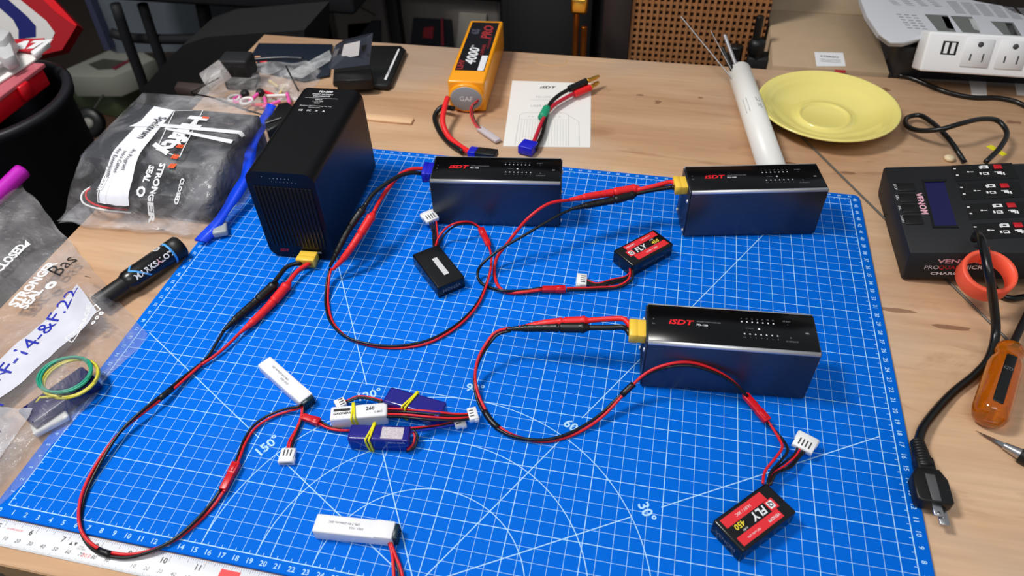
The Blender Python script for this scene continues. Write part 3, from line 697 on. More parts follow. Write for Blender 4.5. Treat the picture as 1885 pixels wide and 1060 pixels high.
# manual sheet
t = thing('instruction_leaflet', 'white instruction leaflet with line drawing of a box, under the bullet-plug cable', 'leaflet', (28.5, 57, TZ))
A, B, Cc, Dd = at(926, 270, TZ), at(1087, 272, TZ), at(1088, 154, TZ), at(943, 149, TZ)
b = MB(); b.prism([(A.x, A.y), (B.x, B.y), (Cc.x, Cc.y), (Dd.x, Dd.y)], TZ + .005, TZ + .06); part('pages', b, m_paper, t, True)
ux = (B - A).normalized(); uy = V(-ux.y, ux.x, 0); zt = TZ + .066
def lf(x, y): return lambda a, c: V(A.x, A.y, 0) + ux * (x + a) + uy * (y + c) + V(0, 0, zt)
b = MB(); b.mi = 0; b.text('iSDT', .5, lf(4.5, 13.0), off=.03, shear=.2, sx=1.3); b.mi = 1; b.text('FD-200', .42, lf(4.1, 10.7)); b.text('USER GUIDE', .42, lf(4.3, 8.6), off=.01)
def ln(x0, y0, x1, y1, w=.05):
    p, q = lf(x0, y0)(0, 0), lf(x1, y1)(0, 0); b.strip(p, q, w, zt)
for q in ((1.3, 0.2, 1.5, 6.6), (1.5, 6.6, 2.0, 7.1), (2.0, 7.1, 6.8, 7.1), (6.8, 7.1, 7.2, 6.6), (7.2, 6.6, 7.3, .2), (7.2, 6.6, 8.4, 5.2), (8.4, 5.2, 8.5, .2), (1.5, 5.6, 7.2, 5.6), (2.6, 10.0, 5.5, 10.0)): ln(*q)
for k in range(17): ln(1.75 + k * .33, .3, 1.8 + k * .32, 5.4, .03)
b.text('o o', .4, lf(2.8, 6.3)); b.text('o o', .4, lf(5.9, 6.3))
part('cover_print', b, [MATS['black_print'], mat('pale_grey_print', (178, 178, 180), .6)], t, True)

# bullet cable
t = thing('bullet_plug_cable', 'cable with gold bullet plugs and green tape lying over the leaflet', 'cable', at(1000, 215, TZ))
wire(t, px([(978, 272, .3), (988, 248, .4), (1000, 220, .5), (1017, 196, .6), (1038, 182, .6), (1060, 171, .5), (1078, 166, .5)]), .24, mat('dark_red_wire', (190, 24, 50), .45), 'red_wire')
wire(t, px([(986, 274, .3), (998, 248, .3), (1004, 222, .4), (1012, 192, .8), (1028, 176, 1.0), (1048, 164, 1.1)]), .24, m_rubber, 'black_wire')
b = MB(); b.tube(spl(px([(998, 217, .5), (1007, 200, .6)])), .52, 14); part('green_tape', b, m_green, t, True)
for (p0, p1, q1, mm, nm) in (((1048, 164, 1.1), (1079, 150, 1.2), (1103, 140, 1.3), m_rubber, 'black_sleeve'), ((1057, 173, .5), (1086, 161, .55), (1102, 151, .6), m_redplug, 'red_sleeve')):
    P0, P1, Q1 = at(*p0), at(*p1), at(*q1); s_ = part(nm, MB().cyl(P0, P1, .42, .42, 14), mm, t, True)
    d = (Q1 - P1).normalized(); L = (Q1 - P1).length
    b = MB(); M = Matrix.Translation(P1) @ d.to_track_quat('Z', 'Y').to_matrix().to_4x4(); b.lathe([(0, 0), (.26, 0), (.26, L * .3), (.2, L * .35), (.25, L * .6), (.2, L * .9), (.12, L), (0, L)], 14, M); part('gold_bullet', b, m_gold, s_, True)
b = MB(); M = along(at(975, 268, .3), at(960, 285, .4)); b.box(-.4, 1.3, -.85, .85, -.5, .5, .1, 2, M); part('blue_connector', b, m_bluec, t, True)

# ------------------------------------------------------------------ plate
t = thing('saucer', 'pale yellow glazed saucer with a cup ring', 'plate', (59.8, 61.2, TZ))
b = MB(); b.lathe([(0, .34), (2.35, .34), (2.5, .40), (2.6, .56), (2.75, .60), (2.88, .52), (2.98, .36), (3.8, .40), (4.8, .75), (6.0, 1.25), (6.1, 1.40), (6.3, 1.44), (6.42, 1.56), (6.62, 1.62), (6.72, 1.74), (7.0, 1.82), (7.25, 1.95), (7.45, 2.05), (7.6, 2.0), (7.62, 1.88), (7.4, 1.72), (6.2, 1.15), (4.8, .45), (3.9, .15), (3.7, 0), (3.3, 0), (3.2, .12), (0, .12)], 96)
part('glazed_dish', b, mat('glaze_yellow', (236, 222, 128), .22, spec=.5, coat=.5), t)

# ------------------------------------------------------------------ white pipe with rods
P0, P1 = at(1361, 132, 1.15), at(1428, 330, 1.15)
d = (P1 - P0).normalized(); L = (P1 - P0).length; M = Matrix.Translation(P0) @ d.to_track_quat('Z', 'Y').to_matrix().to_4x4()
t = thing('plastic_pipe', 'white plastic pipe lying on the bench behind the far right discharger', 'pipe', (P0.x, P0.y, TZ))
b = MB(); b.lathe([(1.15, L), (1.35, L), (1.35, .05), (1.3, 0), (1.12, 0), (1.1, .1), (1.1, L)], 28, M); part('tube', b, mat('pvc', (234, 233, 228), .38), t, True)
b = MB(); side = V(0, 0, 1).cross(d).normalized()
def pw(s_, a, c=0):     # point on the pipe surface: s along, a angle from top
    return P0 + d * s_ + side * (1.36 * math.sin(a)) + V(0, 0, 1) * (1.36 * math.cos(a))
b.text('LD 107', .5, lambda x, y: pw(9.3 + x, .0 + y / 1.36 + .25)); 
for k in range(12): b.poly([pw(8.0 + k * .25, -.95), pw(8.0 + k * .25 + random.uniform(.06, .18), -.95), pw(8.0 + k * .25 + random.uniform(.06, .18), -.6), pw(8.0 + k * .25, -.6)])
part('printed_mark', b, mat('dim_print', (110, 120, 125), .5), t, True)
for (a_, b_, r, name, lab) in (((1352, 150, 1.3), (1253, 30, 6.5), .08, 'steel_rod', 'long thin steel rod sticking out left of the white pipe'), ((1364, 145, 1.2), (1334, 65, 4.2), .22, 'steel_rod', 'thick grey rod sticking straight out of the white pipe'), ((1358, 150, 1.0), (1308, 56, 5.2), .05, 'steel_rod', 'hair-thin rod between the others in the white pipe')):
    p, q = at(*a_), at(*b_); solo(name, MB().cyl(p, q, r, r, 10), m_steel if r < .2 else mat('grey_rod', (160, 158, 162), .4, metal=.3), lab, 'rod', (p.x, p.y, p.z))
p, q = at(1356, 148, .9), at(1331, 90, 3.4); b = MB(); b.cyl(p, q, .28, .22, 12); b.cyl(q, q + (q - p).normalized() * .25, .18, .1, 10)
solo('hex_driver', b, m_black, 'short black rod end with bright tip in the white pipe', 'rod', (p.x, p.y, p.z))
p, q = at(1383, 160, TZ + .13), at(1872, 642, TZ + .13); solo('steel_wire', MB().cyl(p, q, .1, .1, 8), mat('wire_grey', (120, 118, 112), .35, metal=.6), 'long thin grey wire lying diagonally on the bench from pipe to screwdriver', 'wire', (p.x, p.y, TZ))

# ------------------------------------------------------------------ quad charger at the right
VB = at(1661, 461, 3.1) + V(1.05, 0, 0); ang = .03
t = thing('quad_charger', 'black four-bay battery charger with blue screen at the right edge', 'battery charger', (VB.x, VB.y, TZ), ang, tilt=-.13)
cW, cD, cH = 17.0, 12.7, 3.4
TM = WM[t.name]; topP = Vector((TM @ V(0, 0, cH * CM))) / CM; topN = (TM.to_3x3() @ V(0, 0, 1)).normalized()
side_ = Matrix.Rotation(math.pi / 2, 4, 'Z') @ Matrix.Rotation(math.pi / 2, 4, 'X')
b = MB(); b.prism([(-.05, .35), (.35, 0), (cD - .4, 0), (cD, .5), (cD, cH - .3), (cD - .3, cH), (0, cH), (-.12, cH - .12), (-.12, .7)], .0, cW, .12, 2, side_)
part('case', b, m_matblack, t)
inv = WM[t.name].inverted()
def vl(px_, py_, zz=3.85):     # photo place on the top face, in the charger's own frame
    p = inv @ (onpl(px_, py_, topP, topN) * CM); return p.x / CM, p.y / CM
def vq(b, pts, z0, z1, bev=0):
    b.prism([vl(*p) for p in pts], z0, z1, bev, 1)
b = MB(); vq(b, [(1701, 336), (1738, 335), (1762, 417), (1720, 418)], cH - .02, cH + .01); part('screen', b, mat('lcd_blue', (5, 2, 66), .2, emit=.1), t, label='dark blue display')
b = MB()
for q in ([(1697, 331), (1742, 330), (1740, 335), (1700, 336)], [(1697, 331), (1701, 336), (1721, 418), (1717, 420)], [(1717, 420), (1721, 417), (1762, 416), (1765, 420)]): vq(b, q, cH - .02, cH + .08)
part('screen_bezel', b, m_black, t)
for k, (x, y) in enumerate(((1667.5, 345), (1671.5, 365), (1675.5, 384), (1681, 405))):
    u, v = vl(x, y); b = MB(); b.box(u - .75, u + .75, v - .62, v + .62, cH - .02, cH + .12, .08, 2); part('key', b, m_black, t)
    b = MB(); b.text(('STOP', 'DEC', 'INC', 'START')[k], .28, (lambda X, Y: (lambda a, c: V(X + c, Y - a, cH + .012)))(*vl(x - 19, y - 1))); part('key_print', b, m_wprint, t)
b = MB(); u, v = vl(1696, 375); b.text('VENOM', .55, lambda a, c: V(u + c * 1.0, v - a, cH + .012), off=.03, sx=1.15); part('logo_print', b, mat('pink_print', (226, 170, 186), .5), t)
for k in range(4):      # four bays
    ox, oy = k * 12.6, k * 34.6 + (0, 0, 1.5, 3.5)[k]; b = MB()
    q = [(1752 + ox, 305 + oy), (1862 + ox, 300 + oy), (1876 + ox, 328 + oy), (1760 + ox, 334 + oy)]; vq(b, q, cH - .02, cH + .03); bay = part('bay_panel', b, m_black, t)
    b = MB(); b.mi = 0
    for (dx, dy, w, h) in ((1812, 308, .8, .55), (1815, 320, .6, .45), (1804, 309, .2, .5), (1805, 320, .2, .4), (1840, 319, .5, .6), (1832, 317, .2, .15), (1848, 320, .15, .5), (1757, 311, .28, .18), (1762, 323, .28, .18), (1782, 317, .25, .2), (1789, 317, .35, .1)):
        u, v = vl(dx + ox, dy + oy); w *= .78; h *= .82; b.box(u - w / 2, u + w / 2, v - h / 2, v + h / 2, cH + .02, cH + .045)
    b.mi = 1; u, v = vl(1836 + ox, 308 + oy); b.box(u - .34, u + .34, v - .32, v + .32, cH + .02, cH + .12, .03, 1)
    b.mi = 2; u, v = vl(1769 + ox, 319 + oy); b.box(u - .3, u + .3, v - .2, v + .2, cH + .02, cH + .05)
    for dx, dy in ((1812, 308), (1815, 320), (1840, 322)):
        u, v = vl(dx + ox, dy + oy); b.box(u - .18, u + .1, v - .1, v + .1, cH + .03, cH + .05)
    part('bay_sockets', b, [m_white, mat('socket_red', (190, 22, 34), .4), mat('void_black', (3, 3, 4), .7)], bay)
# front print on the sloping skirt
def skirt(x, h):
    def f(a, c):
        return V(x + a, -.135, .25 + h + c)
    return f
b = MB(); b.mi = 1; b.text('VENOM', .42, skirt(3.9, 2.15), off=.03, sx=1.5); b.mi = 0; b.text('PRO', .42, skirt(2.0, 1.45)); b.text('MICRO', .42, skirt(5.4, 1.45), off=.02, sx=1.1); b.text('CHARGER', .3, skirt(3.5, .75), off=.03, sx=1.5); b.mi = 2; b.text('QUAD', .42, skirt(3.4, 1.45), off=.0)
part('front_print', b, [m_wprint, MATS['pink_print'], m_rprint], t)

wirem = mat('cord_black', (12, 12, 13), .3, spec=.5)
t = thing('looped_cord', 'black cord making a loose loop behind the quad charger', 'cable', at(1740, 250, TZ))
wire(t, px([(1776, 300, .6), (1765, 282, 1.2), (1745, 254, 1.3), (1716, 226, 1.0), (1691, 212, .6), (1671, 216, .4), (1668, 230, .5), (1690, 240, 1.0), (1731, 238, 2.0), (1767, 228, 2.6), (1808, 219, 2.4), (1838, 223, 1.8), (1853, 242, 1.4), (1843, 269, 1.2), (1815, 298, .8)]), .27, wirem, 'cord')
# power cord with two-pin plug
t = thing('mains_cable', 'thick black power cord dropping through the orange ring to a two-pin plug', 'power cord', at(1715, 880, TZ))
wire(t, px([(1794, 440, 4.6), (1798, 432, 5.4), (1808, 446, 6.4), (1820, 500, 5.8), (1829, 560, 3.2), (1833, 612, 1.2), (1821, 659, .4), (1799, 686, .1), (1754, 723, 0), (1717, 763, 0.2), (1697, 792, .4), (1690, 818, .5)]), .34, wirem, 'cord')
A, B = at(1688, 812, .45), at(1702, 862, .6); part('strain_relief', MB().tube(spl([A, (A + B) / 2, B], .08), [(.48 + .12 * i / 20) * (1 if i % 3 else .88) for i in range(len(spl([A, (A + B) / 2, B], .08)))], 14), m_black, t, True)
A, B = at(1697, 845, .5), at(1718, 928, .6); M = along(A, B); L = (B - A).length
b = MB(); b.box(0, L * .45, -.62, .62, -.45, .5, .2, 3, M); b.prism([(L * .3, -.75), (L * .5, -1.15), (L * 1.0, -1.15), (L * 1.05, -.8), (L * 1.05, .9), (L, 1.15), (L * .52, 1.15), (L * .3, .75)], -.5, .55, .15, 2, M); pb = part('plug_body', b, m_black, t, True)
b = MB(); b.prism([(L * .45, -.35), (L * 1.02, -.28), (L * 1.02, .3), (L * .45, .3)], .55, .62, .02, 1, M); part('plug_panel', b, mat('smoke_grey', (84, 84, 86), .35), pb, True)
for s_, dz in ((-.18, .25), (.22, -.1)):
    b = MB(); b.box(L * 1.04, L * 1.04 + 1.1 + s_, s_ - .1, s_ + .52, dz, dz + .14, .03, 1, M); b.lathe([(0, .02), (.12, .02), (.12, 0), (0, 0)], 10, M @ Matrix.Translation(V(L * 1.04 + .75, s_ + .2, dz + .14))); part('prong', b, m_steel, t, True)
# orange ring
rc = at(1815, 507, 2.9); M = Matrix.Translation(rc) @ Matrix.Rotation(math.radians(16), 4, 'X')
b = MB(); b.lathe([(1.72, -.75), (2.05, -.75), (2.1, -.65), (2.1, .65), (2.05, .75), (1.72, .75), (1.72, -.75)], 40, M)
b.box(-.12, .12, 1.5, 2.3, -.7, .9, .04, 1, M)
solo('cable_ring', b, mat('ring_orange', (255, 96, 66), .4, spec=.4), 'bright orange plastic ring round the cord in front of the quad charger', 'ring', (rc.x, rc.y, TZ))
t = thing('thin_cord', 'black cord end running out of frame from under the orange ring', 'cable', at(1850, 550, TZ))
wire(t, px([(1820, 500, .1), (1838, 540, .1), (1860, 549, .1), (1886, 546, .1), (1930, 536, .1)]), .26, wirem, 'cord')

# power strip, taped, with booklet behind
A, B = at(1693, 130, 2.9), at(1885, 143, 2.9); ang = math.atan2(B.y - A.y, B.x - A.x)
t = thing('power_strip', 'white power strip with outlets and two USB ports at the top right', 'power strip', (A.x, A.y, TZ), ang)
tilt = Matrix.Translation(V(0, .1, 3.1)) @ Matrix.Rotation(math.radians(-22), 4, 'X')
b = MB(); b.box(0, 32, 0, 3.4, 0, 4.3, .25, 3, tilt); part('housing', b, m_white, t)
b = MB(); b.box(1.7, 3.3, -.02, .02, 1.95, 3.4, .0, 1, tilt); q = part('usb_recess', b, MATS['void_black'], t)
b = MB(); b.box(1.95, 2.35, -.05, 0, 2.1, 3.25, 0, 1, tilt); b.box(2.65, 3.05, -.05, 0, 2.1, 3.25, 0, 1, tilt); part('usb_ports', b, m_white, q)
for k in range(7):
    x = 4.0 + k * 3.55; b = MB(); b.box(x, x + 2.9, -.14, .05, .8, 3.85, .05, 1, tilt); o = part('outlet', b, mat('outlet_white', (226, 226, 228), .4), t)
    b = MB(); b.lathe([(0, .16), (.3, .16), (.3, 0)], 14, tilt @ Matrix.Translation(V(x + 1.55, 0, 3.25)) @ Matrix.Rotation(math.pi / 2, 4, 'X')); b.box(x + .75, x + .92, -.155, 0, 1.5, 2.2, 0, 1, tilt); b.box(x + 2.05, x + 2.2, -.155, 0, 1.4, 2.3, 0, 1, tilt); part('pin_holes', b, mat('slot_grey', (70, 70, 74), .6), o)
for px_ in (1782, 1865):
    p = at(px_, 140, TZ); q = at(px_ + 22, 176, TZ); b = MB(); b.prism([(p.x, p.y), (q.x - .9, q.y), (q.x + .75, q.y - .0), (p.x + 2.0, p.y + .2)], TZ + .0, TZ + .04)
    solo('tape_strip', b, mat('white_tape', (232, 232, 232), .5), 'white tape strip under the power strip, %s' % ('left one of two' if px_ < 1800 else 'right one of two'), 'tape', (p.x, p.y, TZ))
t = thing('strip_cord', 'black cord running from the power strip end to the right edge', 'cable', at(1745, 171, TZ))
wire(t, px([(1655, 139, .1), (1672, 142, 0), (1709, 156, 0), (1745, 170, 0), (1790, 179, 0), (1836, 180, 0), (1870, 187, 0), (1900, 202, 0)]), .26, wirem, 'cord')
b = MB(); p = at(1835, 277, TZ + .0); b.box(-1.0, 1.0, -.35, .35, 0, .03, 0, 1, fr(p.x, p.y, TZ, -.9)); solo('yellow_tag', b, m_band, 'small yellow tape tag behind the quad charger', 'tag', (p.x, p.y, TZ))
b = MB(); p = at(1747, 293, TZ + .1); b.lathe([(0, 0), (.5, .05), (.55, .35), (.3, .5), (0, .45)], 9, Matrix.Translation(V(p.x, p.y, TZ))); solo('wood_chip', b, mat('cream', (236, 214, 176), .6), 'small cream crumb beside the looped cord', 'crumb', (p.x, p.y, TZ))

# screwdriver
A, B = at(1861, 640, 1.0), at(1819, 772, .95); M = along(B, A); L = (A - B).length
t = thing('screwdriver', 'screwdriver with clear amber handle and black grip strip', 'screwdriver', (B.x, B.y, TZ))
ML = Matrix.Translation(B) @ (A - B).normalized().to_track_quat('Z', 'Y').to_matrix().to_4x4()
b = MB(); n = 24; rings = []
prof = [(0, 0), (.75, 0), (1.1, .25), (1.25, .7), (1.22, L * .7), (1.1, L * .78), (.82, L * .85), (1.0, L * .9), (1.0, L * .97), (.7, L), (0, L)]
for r, z in prof: rings.append([b.bm.verts.new(ML @ V(r * (1 + (-.05 if (k // 2) % 2 and .3 < z < L * .8 else 0)) * math.cos(2 * math.pi * k / n), r * (1 + (-.05 if (k // 2) % 2 and .3 < z < L * .8 else 0)) * math.sin(2 * math.pi * k / n), z)) for k in range(n)])
fs = []
for a_, c_ in zip(rings, rings[1:]):
    for k in range(n): fs.append(b.bm.faces.new((a_[k], a_[(k + 1) % n], c_[(k + 1) % n], c_[k])))
b._tag(fs, True)
part('amber_handle', b, mat('amber', (245, 150, 20), .08, trans=.8, ior=1.35, spec=.5, coat=.5), t, True)
b = MB(); b.box(.8, L * .74, -.36, .36, 1.05, 1.27, .1, 2, M); g = part('grip_strip', b, m_black, t, True, 'black grip strip')
b = MB(); b.text('GD', .3, lambda x, y: M @ V(L * .55 - y, x, 1.275)); part('grip_print', b, m_gprint, g, True)
C2 = at(1900, 560, .9); part('shaft', MB().cyl(A, C2, .3, .3, 12), m_black, t, True)
# craft knife
t = thing('craft_knife', 'craft knife with black handle and pointed blade at the right edge', 'knife', at(1866, 832, TZ))
A, B = at(1795, 792, -.1), at(1856, 824, .1); cdir = (B - A).normalized(); Cp = B + cdir * .9; M = along(B, Cp)
sd = V(-cdir.y, cdir.x, 0).normalized(); b = MB()
for s_ in (0, 1): b.poly([A + V(0, 0, .02 * s_), B - sd * .22 + V(0, 0, .02 * s_), B + sd * .3 + V(0, 0, .02 * s_)])
part('blade', b, m_steel, t, True)
part('collar', MB().cyl(B - cdir * .3, B + cdir * .8, .25, .42, 16), m_steel, t, True)
part('handle', MB().cyl(B + cdir * .8, B + cdir * 7, .62, .55, 18), m_black, t, True)

# marker pen
A, B = at(190, 552, .75), at(333, 452, .95); d = (B - A).normalized(); L = (B - A).length
t = thing('marker_pen', 'fat black permanent marker with blue bands lying left of the mat', 'marker pen', (B.x, B.y, TZ))
M = Matrix.Translation(A - d * .6) @ d.to_track_quat('Z', 'Y').to_matrix().to_4x4(); L += .6
b = MB(); b.lathe([(0, 0), (.78, 0), (.84, .15), (.84, 2.8)], 28, M); part('cap', b, m_black, t, True)
b = MB(); b.lathe([(.84, 2.8), (.88, 2.85), (1.05, 3.2), (1.08, 3.6), (1.08, L - 1.3), (1.04, L - 1.2)], 28, M); part('barrel', b, mat('marker_black', (12, 12, 14), .28), t, True)
b = MB(); b.lathe([(1.0, L - 1.2), (1.1, L - 1.15), (1.1, L - .15), (1.0, L), (0, L)], 28, M); part('end_plug', b, m_black, t, True)
b = MB(); b.lathe([(1.05, L - 1.45), (1.1, L - 1.42), (1.1, L - 1.22), (1.05, L - 1.2)], 28, M); part('blue_ring', b, mat('sky_blue', (70, 160, 235), .4), t, True)
sdv = V(0, 0, 1).cross(d).normalized(); up = d.cross(sdv).normalized(); up = up if up.z > 0 else -up; axis0 = A - d * .6
sM = (at(283, 503, 1.8) - axis0).dot(d); sL = (at(325, 478, 1.9) - axis0).dot(d)
def mk(s0, a0, rr=1.09): return lambda x, y: axis0 + d * (s0 + x) + up * (rr * math.cos(a0 - y / rr)) - sdv * (rr * math.sin(a0 - y / rr))
b = MB(); b.mi = 0; b.text('MARKS', .5, mk(sM, .95), off=.03, sx=1.05); b.text('LOT', .5, mk(sL, .95), off=.03); b.mi = 1; b.text('A', .5, mk((sM + sL) / 2 + .25, .95), off=.04); b.mi = 0; b.text('permanent marker', .15, mk(8.3, -.2)); b.text('O', .7, mk(L - 2.1, -.25)); b.text('@', .4, mk(L - 2.1, -.25)); b.mi = 2
f = mk(0, .3); 
for k in range(12):
    a0 = -.9 + k * .2; g = lambda a_: 3.6 + abs(a_ - .1) * .9
    b.poly([mk(g(a0), a0)(0, 0), mk(g(a0) + .22, a0)(0, 0), mk(g(a0 + .2) + .22, a0 + .2)(0, 0), mk(g(a0 + .2), a0 + .2)(0, 0)])
part('barrel_print', b, [m_wprint, mat('pink_print', (226, 170, 186), .5), MATS['sky_blue']], t, True)

# ------------------------------------------------------------------ clear bags
def film(name, tint=(226, 226, 232), lo=.10, hi=.5, scale=14):
    M = bpy.data.materials.new(name); M.use_nodes = True; nt = M.node_tree; b = nt.nodes['Principled BSDF']; L = nt.links.new
    b.inputs['Base Color'].default_value = (lin(tint[0]), lin(tint[1]), lin(tint[2]), 1); b.inputs['Roughness'].default_value = .14; b.inputs['Specular IOR Level'].default_value = .6
    tc = nt.nodes.new('ShaderNodeTexCoord'); n = nt.nodes.new('ShaderNodeTexNoise'); n.inputs['Scale'].default_value = scale; n.inputs['Detail'].default_value = 6; n.inputs['Distortion'].default_value = 1.5
    L(tc.outputs['Object'], n.inputs['Vector'])
    r = nt.nodes.new('ShaderNodeMapRange'); r.inputs[1].default_value = .42; r.inputs[2].default_value = .75; r.inputs[3].default_value = lo; r.inputs[4].default_value = hi
    L(n.outputs['Fac'], r.inputs[0]); L(r.outputs[0], b.inputs['Alpha'])
    bp = nt.nodes.new('ShaderNodeBump'); bp.inputs['Strength'].default_value = .7; bp.inputs['Distance'].default_value = .006
    n2 = nt.nodes.new('ShaderNodeTexNoise'); n2.inputs['Scale'].default_value = 45; n2.inputs['Detail'].default_value = 5; n2.inputs['Distortion'].default_value = 2; L(tc.outputs['Object'], n2.inputs['Vector'])
    L(n2.outputs['Fac'], bp.inputs['Height']); L(bp.outputs[0], b.inputs['Normal'])
    return M
m_film = film('clear_film', lo=.05, hi=.4)
def sst(a, b, x):
    t = max(0, min(1, (x - a) / (b - a))); return t * t * (3 - 2 * t)
class Bag:
    """a flexible film bag: top and bottom sheet over a parallelogram, heights from a function of (u, v)"""
    def __init__(s, O, U, W, top, bot):
        s.O, s.U, s.W, s.top, s.bot = V(*O), V(*U), V(*W), top, bot; s.det = s.U.x * s.W.y - s.U.y * s.W.x
    def uv(s, x, y):
        dx, dy = x - s.O.x, y - s.O.y; return (dx * s.W.y - dy * s.W.x) / s.det, (dy * s.U.x - dx * s.U.y) / s.det
    def xy(s, u, v): p = s.O + s.U * u + s.W * v; return p.x, p.y
    def z(s, x, y): u, v = s.uv(x, y); return s.top(u, v)
    def mesh(s, n=70, edge=None):
        b = MB()
        for f, flip in ((s.top, False), (s.bot, True)):
            g = []
            for j in range(n + 1):
                row = []
                for i in range(n + 1):
                    u, v = i / n, j / n; x, y = s.xy(u, v)
                    if edge: du, dv = edge(u, v); x += du; y += dv
                    row.append(b.bm.verts.new((x, y, f(u, v))))
                g.append(row)
            fs = []
            for j in range(n):
                for i in range(n):
                    q = (g[j][i], g[j][i + 1], g[j + 1][i + 1], g[j + 1][i]); fs.append(b.bm.faces.new(q[::-1] if flip else q))
            b._tag(fs, True)
        return b
    def on(s, px_, py_, up=.05):
        z = 7.0
        while z > .1:
            p = at(px_, py_, z); u, v = s.uv(p.x, p.y)
            if s.top(u, v) + up >= z: break
            z -= .02
        return at(px_, py_, z)
    def fn(s, x, y, rot, up=.06):
        c, n = math.cos(rot), math.sin(rot)
        def f(a, b):
            X, Y = x + a * c - b * n, y + a * n + b * c; return V(X, Y, s.z(X, Y) + up)
        return f
    def patch(s, b, pts, up=.05, n=34):
        """quad of photo corners (a, b, c, d) draped on the film, subdivided"""
        P = [s.on(*q) for q in pts]; g = []
        for j in range(n + 1):
            row = []
            for i in range(n + 1):
                p = P[0].lerp(P[1], i / n).lerp(P[3].lerp(P[2], i / n), j / n); row.append(b.bm.verts.new((p.x, p.y, s.z(p.x, p.y) + up)))
            g.append(row)
        fs = [b.bm.faces.new((g[j][i], g[j][i + 1], g[j + 1][i + 1], g[j + 1][i])) for j in range(n) for i in range(n)]
        b._tag(fs, True)

def nz(x, y, s=1.0, k=0.0): return noise.noise(V(x * s + k, y * s - k, k))
# --- bag with cartons (left, behind)
def top1(u, v):
    e = sst(-.01, .10, u) * sst(1.01, .93, u) * sst(1.01, .95, v)
    h = .25 + (2.2 * sst(0, .10, v) + 2.55 * sst(0, .36, v)) * e
    w = nz(u * 9, v * 9, 1, 3.1) * .24 + nz(u * 22, v * 26, 1, 8.0) * .14
    return TZ + .3 + h + w * (1 - .85 * sst(.12, .34, v)) * sst(0, .05, u) * sst(1, .95, u) + .06
bag1 = Bag((-16.7, 28.7, 0), (17.8, .6, 0), (-.7, 18.2, 0), top1, lambda u, v: TZ + .34 + .05 * math.sin(u * 20))
t = thing('zipper_bag', 'clear zipper bag of black cartons with blue zip and handwritten white strip', 'plastic bag', (-8, 37, TZ))
part('film', bag1.mesh(80, lambda u, v: (nz(v * 8, 1, 1, 2) * .5 * (1 if u < .05 else 0), nz(u * 7, 2, 1, 5) * .5 * (1 if v < .04 else 0))), m_film, t, True)
b = MB(); P = spl([at(501, 194, 3.4), at(468, 262, 2.9), at(450, 333, 2.2), at(421, 380, 1.4), at(391, 424, .8), at(369, 445, .5)], .4)
g = []
for i, p in enumerate(P):
    n_ = V(.95, .3 * math.sin(i * .3), .25 * math.sin(i * .5)) ; g.append((b.bm.verts.new(p - n_ * .55 + V(0, 0, .25)), b.bm.verts.new(p + n_ * .55), b.bm.verts.new(p + n_ * .5 - V(0, 0, .14)), b.bm.verts.new(p - n_ * .5 + V(0, 0, .1))))
fs = []
for a_, c_ in zip(g, g[1:]):
    for k in range(4): fs.append(b.bm.faces.new((a_[k], a_[(k + 1) % 4], c_[(k + 1) % 4], c_[k])))
b._tag(fs, True); part('zip_strip', b, mat('zip_blue', (16, 70, 232), .3, spec=.5), t, True, 'bright blue zip strip')
p = at(404, 418, .8); b = MB(); b.box(-.7, .7, -.9, .9, 0, .7, .2, 3, fr(p.x, p.y, .2, .5)); part('zip_slider', b, mat('slider_grey', (170, 176, 178), .35, alpha=.9), t, True)
b = MB(); bag1.patch(b, [(284, 196), (321, 203), (238, 379), (184, 374)], .07); part('label_strip', b, mat('label_white', (228, 230, 240), .5), t, True)
bk = MATS['black_print']; b = MB(); rr = -math.pi / 2 - .04
def pt(px_, py_): q = bag1.on(px_, py_); return q.x, q.y
for s_, h, q in (('Spektrum', .95, (0, 0)), ('-Rx Program', .44, (.55, -5.2)), ('Intro Cables', .42, (-.2, -5.6)), ('-Ant Extensions', .44, (-.95, -5.6))):
    hx, hy = pt(280, 236); b.text(s_, h, bag1.fn(hx + q[0] + q[1] * .03, hy + q[1], rr, .16), off=.004, sx=.8)
part('handwriting', b, bk, t, True)
b = MB(); b.text('Hefty', 2.1, bag1.fn(*pt(334, 247), rr, .09), off=.05, sx=1.05); part('logo_print', b, m_wprint, t, True); b = MB(); 
for s_, h, q, up_, nm in (('STRONGER', .62, (285, 346), .09, 'slogan_print'), ('SEAL', .55, (273, 320), .09, 'slogan_print'), ('O', .8, (259, 353), .09, 'padlock_print'), ('CLOSED', .42, (330, 352), .09, 'closed_print'), ('FREEZER', .42, (192, 333), .13, 'freezer_print')):
    b = MB(); b.text(s_, h, bag1.fn(*pt(*q), rr, up_), off=.045); part(nm, b, m_wprint, t, True)
b = MB()
def rim(b, q, w=.1):
    for i in range(len(q)):
        A, B = q[i], q[(i + 1) % len(q)]
        for k in range(8):
            p0, p1 = A.lerp(B, k / 8), A.lerp(B, (k + 1) / 8); d = (p1 - p0); d.z = 0; d.normalize(); n_ = V(-d.y, d.x, 0) * w / 2
            z0, z1 = bag1.z(p0.x, p0.y) + .09, bag1.z(p1.x, p1.y) + .09
            b.poly([(p0.x - n_.x, p0.y - n_.y, z0), (p1.x - n_.x, p1.y - n_.y, z1), (p1.x + n_.x, p1.y + n_.y, z1), (p0.x + n_.x, p0.y + n_.y, z0)])
rim(b, [bag1.on(*q) for q in ((322, 204), (374, 203), (331, 290), (288, 276))]); rim(b, [bag1.on(*q) for q in ((197, 308), (212, 305), (196, 376), (181, 373))])
part('frame_print', b, m_wprint, t, True); b = MB(); bag1.patch(b, [(238, 234), (259, 224), (302, 229), (298, 235)], .14); bag1.patch(b, [(298, 235), (302, 229), (452, 251), (446, 255)], .14); bag1.patch(b, [(302, 239), (306, 236), (430, 259), (426, 266)], .15)
